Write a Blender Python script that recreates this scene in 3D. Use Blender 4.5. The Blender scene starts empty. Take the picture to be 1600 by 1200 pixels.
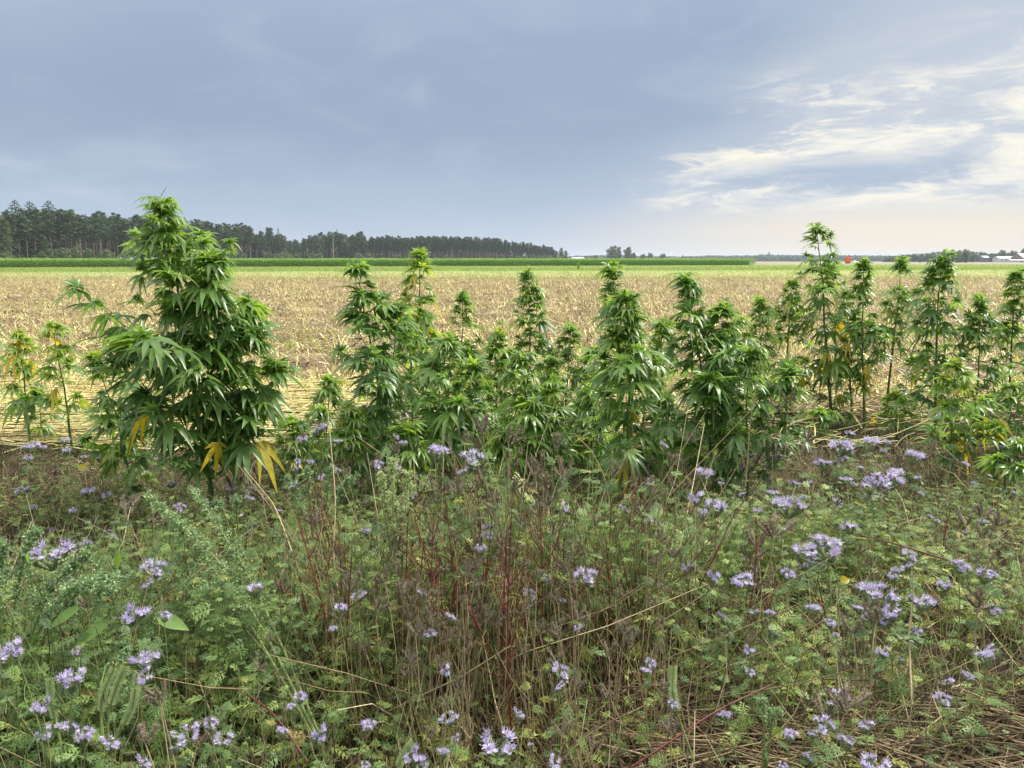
import bpy, math
import numpy as np
from math import radians, sin, cos, tan, atan, pi

rng = np.random.default_rng(11)
scene = bpy.context.scene
COL = scene.collection

# ------------------------------------------------------------------ camera
EYE, PITCH, FOC = 1.6, radians(9.39), 1164.0
cam_d = bpy.data.cameras.new("camera")
cam = bpy.data.objects.new("camera", cam_d)
COL.objects.link(cam)
cam_d.sensor_width = 36.0
cam_d.lens = 36.0 * FOC / 1600.0
cam_d.clip_start = 0.05
cam_d.clip_end = 20000
cam.location = (0, 0, EYE)
cam.rotation_euler = (radians(90) - PITCH, 0, 0)
scene.camera = cam

def at(px, py, Y):
    """world x, z of the photo pixel (px,py) on the plane at distance Y"""
    a = (px - 800) / FOC; b = (600 - py) / FOC
    t = Y / (cos(PITCH) + b * sin(PITCH))
    return a * t, EYE + t * (-sin(PITCH) + b * cos(PITCH))

def at_z(px, py, z):
    """world x, Y where the ray of pixel (px,py) meets height z"""
    a = (px - 800) / FOC; b = (600 - py) / FOC
    dz = -sin(PITCH) + b * cos(PITCH); dy = cos(PITCH) + b * sin(PITCH)
    t = (z - EYE) / dz
    return a * t, dy * t

# ------------------------------------------------------------------ world
SUN_EL, SUN_AZ = radians(50), radians(62)      # azimuth clockwise from +Y (view axis)
world = bpy.data.worlds.new("World")
scene.world = world
world.use_nodes = True
nt = world.node_tree
nt.nodes.clear()

class S:
    """tiny node-expression helper"""
    tree = None
    def __init__(s, sock): s.k = sock
    @staticmethod
    def m(op, *a, clamp=False):
        n = S.tree.nodes.new('ShaderNodeMath'); n.operation = op; n.use_clamp = clamp
        for i, v in enumerate(a):
            if isinstance(v, S): S.tree.links.new(v.k, n.inputs[i])
            else: n.inputs[i].default_value = v
        return S(n.outputs[0])
    def __add__(s, o): return S.m('ADD', s, o)
    __radd__ = __add__
    def __mul__(s, o): return S.m('MULTIPLY', s, o)
    __rmul__ = __mul__
    def __sub__(s, o): return S.m('SUBTRACT', s, o)
    def __rsub__(s, o): return S.m('SUBTRACT', o, s)
    def __truediv__(s, o): return S.m('DIVIDE', s, o)
    def step(s, a, b, lo=0.0, hi=1.0):
        n = S.tree.nodes.new('ShaderNodeMapRange'); n.interpolation_type = 'SMOOTHSTEP'
        S.tree.links.new(s.k, n.inputs[0])
        n.inputs[1].default_value = a; n.inputs[2].default_value = b
        n.inputs[3].default_value = lo; n.inputs[4].default_value = hi
        return S(n.outputs[0])
    def ramp(s, stops, interp='LINEAR'):
        n = S.tree.nodes.new('ShaderNodeValToRGB'); n.color_ramp.interpolation = interp
        cr = n.color_ramp
        while len(cr.elements) < len(stops): cr.elements.new(0.5)
        for e, (p, c) in zip(cr.elements, stops):
            e.position = p; e.color = (*c[:3], 1)
        S.tree.links.new(s.k, n.inputs[0])
        return S(n.outputs[0])

def mixc(f, a, b):
    n = S.tree.nodes.new('ShaderNodeMix'); n.data_type = 'RGBA'
    for i, v in ((0, f), (6, a), (7, b)):
        if isinstance(v, S): S.tree.links.new(v.k, n.inputs[i])
        else: n.inputs[i].default_value = v if i == 0 else (*v[:3], 1)
    return S(n.outputs[2])

def noise(vec, scale, detail=4, rough=0.5, dist=0.0):
    n = S.tree.nodes.new('ShaderNodeTexNoise')
    S.tree.links.new(vec.k, n.inputs['Vector'])
    n.inputs['Scale'].default_value = scale; n.inputs['Detail'].default_value = detail
    n.inputs['Roughness'].default_value = rough; n.inputs['Distortion'].default_value = dist
    return S(n.outputs[0])

def comb(x, y, z):
    n = S.tree.nodes.new('ShaderNodeCombineXYZ')
    for i, v in enumerate((x, y, z)):
        if isinstance(v, S): S.tree.links.new(v.k, n.inputs[i])
        else: n.inputs[i].default_value = v
    return S(n.outputs[0])

def lin(r, g, b):
    f = lambda c: (c / 255 / 12.92) if c / 255 <= .04045 else ((c / 255 + .055) / 1.055) ** 2.4
    return (f(r), f(g), f(b))

S.tree = nt
tc = nt.nodes.new('ShaderNodeTexCoord')
sp = nt.nodes.new('ShaderNodeSeparateXYZ')
nt.links.new(tc.outputs['Generated'], sp.inputs[0])
dx, dy, dz = S(sp.outputs[0]), S(sp.outputs[1]), S(sp.outputs[2])
AZ = S.m('ARCTAN2', dx, dy) * (180 / pi)          # degrees, right positive
EL = S.m('ARCSINE', dz) * (180 / pi)              # degrees above horizon
# wide layers of the rain cloud ahead; the unseen sky overhead is brightened to light the ground
uv = comb(AZ * 0.05, EL * 0.13, 0.0)
n1 = noise(uv, 1.3, 4, 0.5, 0.4)
elj = EL + (n1 - 0.5) * 5.0
base = (elj / 90.0).ramp([(0.0, lin(184, 196, 211)), (0.045, lin(165, 181, 202)), (0.10, lin(147, 163, 186)),
                          (0.17, lin(148, 165, 188)), (0.24, lin(167, 181, 203)),
                          (0.40, (0.80, 0.84, 0.90)), (0.75, (1.0, 0.99, 0.97))])
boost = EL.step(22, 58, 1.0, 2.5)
lw = noise(uv, 2.0, 6, 0.55, 0.9)
wl = lw.step(0.45, 0.8) * EL.step(2, 6) * (1.0 - EL.step(16, 30)) * 0.35
base = mixc(wl, base, lin(182, 194, 211))
dk = noise(comb(AZ * 0.04, EL * 0.09, 21.0), 1.2, 3, 0.5, 0.5)
base = mixc(dk.step(0.46, 0.70) * (1.0 - AZ.step(6, 22)) * EL.step(3, 7) * (1.0 - EL.step(20, 30)) * 0.35, base, lin(138, 157, 182))
base = mixc(AZ.step(-22, -36) * EL.step(11, 17) * (1.0 - EL.step(20, 34)) * 0.5, base, lin(184, 196, 212))
ll = noise(comb(AZ * 0.08, EL * 0.45, 9.0), 1.0, 4, 0.55, 0.3)
base = mixc(ll.step(0.42, 0.75) * AZ.step(-6, -20) * (EL.step(2.5, 4.5) - EL.step(6.5, 8.5)) * 0.6, base, lin(186, 199, 213))
# light break to the right, under a slanting edge
slant = AZ - EL * 1.30 + (n1 - 0.5) * 14.0
right = slant.step(-7, 20)
hi_out = 1.0 - EL.step(22, 40)
base = mixc(right * 0.85 * hi_out, base, lin(192, 199, 211))
st = comb(AZ * 0.085 - EL * 0.02, EL * 0.30, 3.0)
n2 = noise(st, 1.15, 9, 0.60, 0.8)
n3 = noise(comb(AZ * 0.14 - EL * 0.02, EL * 0.62, 5.0), 1.7, 9, 0.66, 0.6)
mixn = n2 * 0.55 + n3 * 0.45
edge_ = AZ - EL * 0.85 + (n1 - 0.5) * 10.0
pale = edge_.step(3, 24) * (1.0 - EL.step(11, 20))
base = mixc(pale * 0.70, base, lin(214, 215, 214))
# soft grey undersides
grey = mixn.step(0.53, 0.40) * edge_.step(4, 16) * EL.step(2.2, 4.2) * (1.0 - EL.step(16, 22))
base = mixc(grey * 0.70, base, lin(176, 187, 203))
# cream lit parts, soft with a few sharp rims
band = edge_.step(3, 12) * EL.step(2.8, 4.6) * (1.0 - EL.step(9.5, 14.0))
base = mixc(mixn.step(0.46, 0.58) * band * 0.85, base, lin(232, 229, 220))
base = mixc((n3 * 0.7 + n2 * 0.3).step(0.50, 0.66) * band * 0.65, base, lin(250, 243, 222))
shelf = (EL - 6.9 - (AZ - 14.0) * 0.12 - (n2 - 0.5) * 3.0)
shelf = (1.0 - S.m('ABSOLUTE', shelf).step(0.15, 1.1)) * AZ.step(9.5, 13) * (1.0 - AZ.step(20, 30))
base = mixc(shelf * n3.step(0.40, 0.66) * 0.6, base, lin(250, 242, 219))
glow = (1.0 - EL.step(2.0, 4.6)) * AZ.step(-2, 28)
base = mixc(glow * 0.9, base, lin(231, 220, 202))
# one long blue-grey cloud with a flat base
ex = (AZ - 23.5) / 9.5
ey = (EL - 6.0 - (n3 - 0.5) * 2.2) / 1.15
rr = ex * ex + ey * ey + (n2 - 0.5) * 1.8
dark = 1.0 - rr.step(0.10, 1.5)
base = mixc(dark * 0.7, base, lin(156, 173, 195))

sky = nt.nodes.new('ShaderNodeTexSky')
sky.sky_type = 'NISHITA'; sky.sun_disc = False
sky.sun_elevation = SUN_EL; sky.sun_rotation = SUN_AZ
bg1 = nt.nodes.new('ShaderNodeBackground'); nt.links.new(sky.outputs[0], bg1.inputs[0]); bg1.inputs[1].default_value = 0.06
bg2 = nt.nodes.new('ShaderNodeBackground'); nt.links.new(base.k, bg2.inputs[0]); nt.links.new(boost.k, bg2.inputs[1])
mx = nt.nodes.new('ShaderNodeMixShader'); mx.inputs[0].default_value = 0.93
nt.links.new(bg1.outputs[0], mx.inputs[1]); nt.links.new(bg2.outputs[0], mx.inputs[2])
wo = nt.nodes.new('ShaderNodeOutputWorld'); nt.links.new(mx.outputs[0], wo.inputs[0])

sun_d = bpy.data.lights.new("sun", 'SUN')
sun_d.energy = 4.8; sun_d.angle = radians(4); sun_d.color = (1.0, 0.95, 0.86)
sun = bpy.data.objects.new("sun", sun_d); COL.objects.link(sun)
sun.rotation_euler = (radians(90) - SUN_EL, 0, -SUN_AZ + pi)
# light travels along -Z of the lamp: check the pointing explicitly
from mathutils import Vector
sv = Vector((sin(SUN_AZ) * cos(SUN_EL), cos(SUN_AZ) * cos(SUN_EL), sin(SUN_EL)))
sun.rotation_euler = sv.to_track_quat('Z', 'Y').to_euler()

vs = scene.view_settings
vs.view_transform = 'Standard'; vs.look = 'None'; vs.exposure = 0.27; vs.gamma = 1; vs.use_curve_mapping = False
scene.cycles.max_bounces = 6; scene.cycles.diffuse_bounces = 3; scene.cycles.glossy_bounces = 2
scene.cycles.transmission_bounces = 3; scene.cycles.transparent_max_bounces = 4; scene.cycles.volume_bounces = 0
scene.cycles.use_denoising = True

# ------------------------------------------------------------------ materials
def new_mat(name):
    m = bpy.data.materials.new(name); m.use_nodes = True
    m.node_tree.nodes.clear(); S.tree = m.node_tree
    return m

def attr(name='tint'):
    n = S.tree.nodes.new('ShaderNodeAttribute'); n.attribute_name = name
    return S(n.outputs['Fac'])

def principled(col, rough=0.6, spec=0.4, bump=None, bstr=0.3, bdist=0.02, metal=0.0):
    n = S.tree.nodes.new('ShaderNodeBsdfPrincipled')
    if isinstance(col, S): S.tree.links.new(col.k, n.inputs['Base Color'])
    else: n.inputs['Base Color'].default_value = (*col, 1)
    if isinstance(rough, S): S.tree.links.new(rough.k, n.inputs['Roughness'])
    else: n.inputs['Roughness'].default_value = rough
    n.inputs['Specular IOR Level'].default_value = spec
    n.inputs['Metallic'].default_value = metal
    if bump is not None:
        b = S.tree.nodes.new('ShaderNodeBump'); S.tree.links.new(bump.k, b.inputs['Height'])
        b.inputs['Strength'].default_value = bstr; b.inputs['Distance'].default_value = bdist
        S.tree.links.new(b.outputs[0], n.inputs['Normal'])
    return n

def out(n):
    o = S.tree.nodes.new('ShaderNodeOutputMaterial'); S.tree.links.new(n.outputs[0], o.inputs[0])

def objpos():
    n = S.tree.nodes.new('ShaderNodeTexCoord'); return S(n.outputs['Object'])

def geopos():
    n = S.tree.nodes.new('ShaderNodeNewGeometry'); return S(n.outputs['Position'])

def leaf_mat(name, stops, rough=0.5, spec=0.4, transl=0.3, tmul=1.8):
    m = new_mat(name)
    c = attr().ramp(stops)
    nz = noise(geopos(), 30.0, 2, 0.5)
    hs = S.tree.nodes.new('ShaderNodeHueSaturation')
    S.tree.links.new(c.k, hs.inputs['Color']); S.tree.links.new(nz.step(0.2, 0.8, 0.8, 1.2).k, hs.inputs['Value'])
    c = S(hs.outputs[0])
    p = principled(c, rough, spec)
    if transl > 0:
        h2 = S.tree.nodes.new('ShaderNodeHueSaturation')
        S.tree.links.new(c.k, h2.inputs['Color'])
        h2.inputs['Hue'].default_value = 0.485; h2.inputs['Saturation'].default_value = 1.1; h2.inputs['Value'].default_value = tmul
        t = S.tree.nodes.new('ShaderNodeBsdfTranslucent'); S.tree.links.new(h2.outputs[0], t.inputs[0])
        x = S.tree.nodes.new('ShaderNodeMixShader'); x.inputs[0].default_value = transl
        S.tree.links.new(p.outputs[0], x.inputs[1]); S.tree.links.new(t.outputs[0], x.inputs[2])
        p = x
    out(p)
    return m

def plain_mat(name, stops, rough=0.7, spec=0.3, nscale=8.0, bstr=0.4, bdist=0.01, stretch=None):
    """colour from the tint attribute, broken up by noise"""
    m = new_mat(name)
    c = attr().ramp(stops)
    pos = objpos()
    nz = noise(pos, nscale, 5, 0.6)
    hs = S.tree.nodes.new('ShaderNodeHueSaturation')
    S.tree.links.new(c.k, hs.inputs['Color']); S.tree.links.new(nz.step(0.25, 0.75, 0.72, 1.28).k, hs.inputs['Value'])
    out(principled(S(hs.outputs[0]), rough, spec, bump=nz, bstr=bstr, bdist=bdist))
    return m

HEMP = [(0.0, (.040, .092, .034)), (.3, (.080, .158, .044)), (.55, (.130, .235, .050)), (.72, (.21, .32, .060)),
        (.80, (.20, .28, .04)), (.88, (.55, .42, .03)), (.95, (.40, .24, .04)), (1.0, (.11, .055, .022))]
M = {}
M['hemp'] = leaf_mat('hemp_leaf', HEMP, 0.36, 0.6, 0.44, 1.9)
M['hempstem'] = plain_mat('hemp_stem', [(0, (.05, .11, .03)), (.6, (.10, .17, .04)), (1, (.16, .10, .05))], .55, .4, 40, .2, .002)
M['weed'] = leaf_mat('weed_leaf', [(0, (.068, .125, .048)), (.35, (.150, .235, .076)), (.6, (.255, .35, .095)), (.8, (.40, .42, .12)),
                                   (.92, (.34, .27, .10)), (1, (.20, .12, .06))], .5, .38, .35, 1.6)
M['goose'] = leaf_mat('goosefoot_leaf', [(0, (.12, .20, .09)), (.5, (.24, .34, .16)), (1, (.40, .47, .20))], .7, .25, .2, 1.5)
M['wstem'] = plain_mat('weed_stem', [(0, (.12, .19, .05)), (.5, (.26, .26, .10)), (1, (.42, .36, .18))], .6, .3, 60, .2, .002)
M['redstem'] = plain_mat('red_stem', [(0, (.10, .018, .02)), (.5, (.17, .04, .03)), (1, (.28, .15, .08))], .5, .4, 50, .2, .002)
M['dry'] = plain_mat('dry_stalk', [(0, (.05, .034, .022)), (.35, (.12, .082, .048)), (.7, (.33, .25, .14)), (1, (.56, .47, .28))], .75, .2, 60, .2, .002)
M['fuzz'] = plain_mat('seed_coil', [(0, (.09, .14, .06)), (.4, (.24, .29, .14)), (.7, (.15, .115, .085)), (1, (.34, .27, .19))], .9, .1, 120, .2, .001)
M['petal'] = leaf_mat('phacelia_petal', [(0, (.37, .30, .50)), (.5, (.51, .44, .62)), (1, (.74, .70, .80))], .7, .2, .35, 1.2)
M['straw'] = plain_mat('straw', [(0, (.13, .08, .05)), (.2, (.28, .19, .10)), (.5, (.60, .48, .22)), (.75, (.83, .72, .34)), (.9, (.50, .52, .16)), (1, (.34, .43, .10))],
                       .6, .35, 25, .15, .002)
M['grass'] = leaf_mat('strip_grass', [(0, (.14, .20, .05)), (.5, (.24, .31, .085)), (1, (.38, .40, .15))], .6, .3, .3, 1.4)
M['crop'] = leaf_mat('crop_leaf', [(0, (.085, .17, .035)), (.5, (.16, .28, .05)), (1, (.25, .37, .075))], .55, .35, .3, 1.7)
M['needle'] = leaf_mat('pine_needles', [(0, (.022, .042, .018)), (.5, (.048, .085, .032)), (1, (.10, .14, .048))], .7, .2, .1, 1.3)
M['broad'] = leaf_mat('broad_leaf', [(0, (.03, .055, .022)), (.5, (.065, .105, .038)), (1, (.13, .17, .06))], .6, .3, .25, 1.5)
M['bark'] = plain_mat('bark', [(0, (.05, .04, .03)), (.5, (.17, .12, .085)), (1, (.38, .33, .27))], .85, .15, 1.5, .6, .05)

# ------------------------------------------------------------------ mesh tools
def nrm(a):
    return a / np.maximum(np.linalg.norm(a, axis=-1, keepdims=True), 1e-9)

class MB:
    def __init__(s): s.V = []; s.F = []; s.T = []; s.MI = []; s.n = 0
    def add(s, V, F, tint=0.5, mi=0):
        V = np.asarray(V, float).reshape(-1, 3); F = np.asarray(F, int).reshape(-1, 3)
        s.V.append(V); s.F.append(F + s.n); s.n += len(V)
        t = np.full(len(V), tint, float) if np.isscalar(tint) else np.asarray(tint, float).ravel()
        s.T.append(t); s.MI.append(np.full(len(F), mi, int))
    def arrays(s):
        return np.concatenate(s.V), np.concatenate(s.F), np.concatenate(s.T), np.concatenate(s.MI)
    def mesh(s, name, mats, smooth=True):
        V, F, T, MI = s.arrays()
        me = bpy.data.meshes.new(name)
        me.vertices.add(len(V)); me.vertices.foreach_set('co', V.astype(np.float32).ravel())
        me.loops.add(len(F) * 3); me.loops.foreach_set('vertex_index', F.astype(np.int32).ravel())
        me.polygons.add(len(F)); me.polygons.foreach_set('loop_start', (np.arange(len(F)) * 3).astype(np.int32))
        for m in (mats if isinstance(mats, (list, tuple)) else [mats]): me.materials.append(m)
        me.polygons.foreach_set('material_index', MI.astype(np.int32))
        me.polygons.foreach_set('use_smooth', np.full(len(F), smooth))
        a = me.attributes.new('tint', 'FLOAT', 'POINT'); a.data.foreach_set('value', T.astype(np.float32))
        me.update(calc_edges=True)
        return me
    def build(s, name, mats, parent=None, smooth=True, loc=None):
        o = bpy.data.objects.new(name, s.mesh(name, mats, smooth)); COL.objects.link(o)
        if parent: o.parent = parent
        if loc is not None: o.location = loc
        return o

def tag(o, label=None, cat=None, group=None, kind=None):
    if label: o['label'] = label
    if cat: o['category'] = cat
    if group: o['group'] = group
    if kind: o['kind'] = kind
    return o

def empty(name, loc, label=None, cat=None, group=None):
    o = bpy.data.objects.new(name, None); COL.objects.link(o); o.location = loc
    o.empty_display_size = 0.1
    return tag(o, label, cat, group)

KIDS = {}
def note(root):
    KIDS[root.name] = [(c, [g for g in bpy.data.objects if g.parent == c]) for c in bpy.data.objects if c.parent == root]
def dup(root, loc, rz=0.0, sc=1.0, label=None, cat=None, group=None, tilt=(0, 0)):
    r = root.copy(); COL.objects.link(r); r.location = loc
    r.rotation_euler = (tilt[0], tilt[1], rz); r.scale = (sc, sc, sc) if np.isscalar(sc) else sc
    tag(r, label, cat, group)
    for c, gs in KIDS[root.name]:
        k = c.copy(); COL.objects.link(k); k.parent = r
        for g in gs:
            q = g.copy(); COL.objects.link(q); q.parent = k
    return r

def leaflets(mb, B, D, N, L, W, droop=0.3, K=3, mid=True, cup=0.12, prof=None, tint=0.5, mi=0):
    B = np.atleast_2d(B); n = len(B)
    D = nrm(np.broadcast_to(D, (n, 3))); N = np.broadcast_to(N, (n, 3))
    L = np.broadcast_to(L, (n,)); W = np.broadcast_to(W, (n,)); droop = np.broadcast_to(droop, (n,))
    Sd = nrm(np.cross(D, N)); N2 = np.cross(Sd, D)
    s = np.linspace(0, 1, K + 1)
    p = prof(s) if prof else np.sin(np.pi * np.clip(s, 0.0, 1) ** 0.8) * 0.96 + 0.04
    C = B[:, None] + D[:, None] * (L[:, None] * s)[..., None]
    C = C - (droop[:, None] * L[:, None] * s ** 2)[..., None] * np.array([0, 0, 1.0])
    hw = (W[:, None] * p / 2)[..., None]
    lf = C - Sd[:, None] * hw + N2[:, None] * hw * cup * 2
    rt = C + Sd[:, None] * hw + N2[:, None] * hw * cup * 2
    if mid:
        V = np.stack([lf, C, rt], 2)               # n,K+1,3,3
        w = 3
        q = []
        for k in range(K):
            a = k * 3; b = a + 3
            q += [(a, a + 1, b + 1), (a, b + 1, b), (a + 1, a + 2, b + 2), (a + 1, b + 2, b + 1)]
    else:
        V = np.stack([lf, rt], 2); w = 2; q = []
        for k in range(K):
            a = k * 2; b = a + 2
            q += [(a, a + 1, b + 1), (a, b + 1, b)]
    q = np.array(q)
    nv = (K + 1) * w
    F = q[None] + (np.arange(n) * nv)[:, None, None]
    t = np.broadcast_to(tint, (n,))
    mb.add(V.reshape(-1, 3), F.reshape(-1, 3), np.repeat(t, nv), mi)

def tubes(mb, P, R, sides=5, tint=0.5, mi=0, cap=False):
    P = np.asarray(P, float)
    if P.ndim == 2: P = P[None]
    n, K, _ = P.shape
    R = np.broadcast_to(R, (n, K))
    T = np.empty_like(P); T[:, 1:-1] = P[:, 2:] - P[:, :-2]; T[:, 0] = P[:, 1] - P[:, 0]; T[:, -1] = P[:, -1] - P[:, -2]
    T = nrm(T)
    tot = nrm(P[:, -1] - P[:, 0] + 1e-6)
    ref = np.where(np.abs(tot[:, :1]) < 0.8, np.array([[1.0, 0, 0]]), np.array([[0, 0, 1.0]]))
    U = nrm(np.cross(T, ref[:, None])); Vv = np.cross(T, U)
    a = np.arange(sides) * 2 * pi / sides
    ring = P[:, :, None] + R[:, :, None, None] * (U[:, :, None] * np.cos(a)[None, None, :, None] + Vv[:, :, None] * np.sin(a)[None, None, :, None])
    q = []
    for k in range(K - 1):
        for j in range(sides):
            a0 = k * sides + j; a1 = k * sides + (j + 1) % sides; b0 = a0 + sides; b1 = a1 + sides
            q += [(a0, a1, b1), (a0, b1, b0)]
    if cap:
        for j in range(1, sides - 1):
            q += [((K - 1) * sides, (K - 1) * sides + j, (K - 1) * sides + j + 1), (0, j + 1, j)]
    nv = K * sides
    F = np.array(q)[None] + (np.arange(n) * nv)[:, None, None]
    t = np.broadcast_to(tint, (n,))
    mb.add(ring.reshape(-1, 3), F.reshape(-1, 3), np.repeat(t, nv), mi)

def scatter(mb, tpl, pos, rz, sc, tilt=None, dt=None):
    """merge many transformed copies of template arrays (V,F,T,MI) into mb"""
    V, F, T, MI = tpl; n = len(pos)
    c, s_ = np.cos(rz), np.sin(rz)
    if np.ndim(sc) == 1: sc = np.stack([sc] * 3, 1)
    X = V[None] * sc[:, None]
    if tilt is not None:
        X = X.copy(); X[..., 0] += X[..., 2] * tilt[:, 0:1]; X[..., 1] += X[..., 2] * tilt[:, 1:2]
    Y = np.empty_like(X)
    Y[..., 0] = X[..., 0] * c[:, None] - X[..., 1] * s_[:, None]
    Y[..., 1] = X[..., 0] * s_[:, None] + X[..., 1] * c[:, None]
    Y[..., 2] = X[..., 2]
    Y += pos[:, None]
    FF = F[None] + (np.arange(n) * len(V))[:, None, None]
    TT = np.broadcast_to(T, (n, len(T)))
    if dt is not None: TT = np.clip(TT + dt[:, None], 0, 1)
    mb.V.append(Y.reshape(-1, 3)); mb.F.append(FF.reshape(-1, 3) + mb.n); mb.n += n * len(V)
    mb.T.append(TT.ravel()); mb.MI.append(np.tile(MI, n))

def box(mb, x0, x1, y0, y1, z0, z1, tint=0.5, mi=0):
    V = [(x, y, z) for z in (z0, z1) for y in (y0, y1) for x in (x0, x1)]
    F = [(0, 2, 3), (0, 3, 1), (4, 5, 7), (4, 7, 6), (0, 1, 5), (0, 5, 4), (2, 6, 7), (2, 7, 3), (0, 4, 6), (0, 6, 2), (1, 3, 7), (1, 7, 5)]
    mb.add(V, F, tint, mi)

def sheet(name, pts, z, mat, label=None, cuts=1):
    """quad (4 plan corners) subdivided into cuts x cuts"""
    p = np.array(pts, float); n = cuts + 1
    u, v = np.meshgrid(np.linspace(0, 1, n), np.linspace(0, 1, n))
    u = u.ravel()[:, None]; v = v.ravel()[:, None]
    P = p[0] * (1 - u) * (1 - v) + p[1] * u * (1 - v) + p[2] * u * v + p[3] * (1 - u) * v
    V = np.concatenate([P, np.full((len(P), 1), z)], 1)
    F = []
    for j in range(cuts):
        for i in range(cuts):
            a = j * n + i
            F += [(a, a + 1, a + n + 1), (a, a + n + 1, a + n)]
    mb = MB(); mb.add(V, F)
    return tag(mb.build(name, mat, smooth=False), kind='structure')

# ------------------------------------------------------------------ ground sheets
m = new_mat('soil')
g = geopos()
a_ = noise(g, 3.0, 8, .65); b_ = noise(g, 22.0, 6, .7)
out(principled((a_ * .5 + b_ * .5).ramp([(.3, (.016, .011, .007)), (.5, (.042, .028, .018)), (.7, (.10, .070, .045))]), .9, .15,
               bump=b_, bstr=.9, bdist=.04)); M['soil'] = m
m = new_mat('stubble_soil')
g = geopos()
a_ = noise(g, .55, 6, .6); b_ = noise(g, 5.0, 7, .7); c_ = noise(g, 30.0, 4, .6)
f_ = a_ * .35 + b_ * .35 + c_ * .3
out(principled(f_.ramp([(.42, (.05, .034, .020)), (.50, (.13, .09, .05)), (.59, (.36, .27, .14)), (.70, (.56, .44, .24))]), .85, .2,
               bump=c_ + b_, bstr=.8, bdist=.05)); M['stub'] = m
m = new_mat('green_sheet')
g = geopos()
a_ = noise(g, .12, 5, .6); b_ = noise(g, 3.0, 4, .6)
out(principled((a_ * .5 + b_ * .5).ramp([(.35, (.14, .22, .05)), (.5, (.21, .31, .07)), (.65, (.30, .37, .10))]), .8, .2, bump=b_, bstr=.5, bdist=.1)); M['green'] = m
m = new_mat('greenish_stubble')
g = geopos()
a_ = noise(g, .18, 5, .65); b_ = noise(g, 2.0, 5, .7)
out(principled((a_ * .5 + b_ * .5).ramp([(.36, (.14, .20, .06)), (.5, (.26, .31, .11)), (.62, (.42, .42, .20))]), .85, .2, bump=b_, bstr=.5, bdist=.1)); M['greenstub'] = m
m = new_mat('far_field')
g = geopos()
a_ = noise(g, .012, 5, .6); b_ = noise(g, .3, 4, .6)
out(principled((a_ * .7 + b_ * .3).ramp([(.38, (.15, .18, .08)), (.5, (.24, .21, .13)), (.62, (.31, .25, .17))]), .9, .1)); M['far'] = m
m = new_mat('meadow')
g = geopos()
a_ = noise(g, .01, 6, .6)
out(principled(a_.ramp([(.35, (.10, .14, .05)), (.55, (.22, .24, .11)), (.7, (.30, .28, .16))]), .9, .1)); M['meadow'] = m

NX, NY = 70, 60
def bumpy(x, y):
    return .02 * np.sin(x * 3.1 + 1.7 * np.sin(y * 2.3)) + .015 * np.sin(y * 5.3 + x * 2.2)
mb = MB()
# near bumpy soil joined to the far plane: one sheet
xs = np.concatenate([[-5200, -1500, -400, -100, -30], np.linspace(-9, 9, 61), [30, 100, 400, 1500, 5200]])
ys = np.concatenate([[-300, -60, -10], np.linspace(-1, 11, 49), [30, 90, 300, 900, 2500, 5400]])
XX, YY = np.meshgrid(xs, ys)
fade = ((np.abs(XX) < 8.9) & (YY > -.9) & (YY < 10.9)).astype(float)
V = np.stack([XX, YY, bumpy(XX, YY) * fade], -1).reshape(-1, 3)
nx = len(xs); F = []
for j in range(len(ys) - 1):
    for i in range(nx - 1):
        a = j * nx + i
        F += [(a, a + 1, a + nx + 1), (a, a + nx + 1, a + nx)]
mb.add(V, F)
tag(mb.build('ground', M['soil']), kind='structure')

def edge(pl, pr, yl, yr):       # line in plan through two pixels given by px and distance
    return (at(pl, 600, 1)[0] * 1.0, )
def plan(px, Y):                # plan point for pixel column px at distance Y (near the horizon)
    return ((px - 800) / (FOC * (cos(PITCH) + (192.5 / FOC) * sin(PITCH))) * Y, Y)

sheet('meadow', [(-5100, 12), (5100, 12), (5100, 5300), (-5100, 5300)], .03, M['meadow'])
sheet('stubble_field', [(-40, 7.6), (40, 7.6), (130, 74), (-130, 74)], .045, M['stub'])
sheet('stubble_verge', [(-130, 71), (130, 71), (190, 150), (-190, 106)], .06, M['greenstub'])
sheet('grass_strip', [plan(-300, 96), plan(1900, 134), plan(2000, 300), plan(-320, 240)], .075, M['green'])
sheet('far_field', [plan(1000, 285), plan(2200, 285), plan(2300, 1200), plan(1000, 1200)], .09, M['far'])

# ------------------------------------------------------------------ stubble and straw
def polar_scatter(n, y0, y1, p=0.0, pad=1.12):
    """n points inside the view wedge; count per unit distance ~ Y^p"""
    u = rng.random(n)
    if abs(p + 1) < 1e-6: Y = y0 * (y1 / y0) ** u
    else: Y = (y0 ** (p + 1) + u * (y1 ** (p + 1) - y0 ** (p + 1))) ** (1 / (p + 1))
    X = (rng.random(n) * 2 - 1) * (.70 * Y * pad + 0.4)
    return X, Y

def soft(x, y, s, seed):
    r = np.random.default_rng(seed); v = 0
    for k in range(5):
        a, b, c = r.normal(size=3) * s * (1 + k * .8); ph = r.random() * 6
        v = v + np.sin(a * x + b * y + ph + 1.3 * np.sin(c * x * .7 + a * y)) / (1 + .5 * k)
    return v / 2.2

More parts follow.
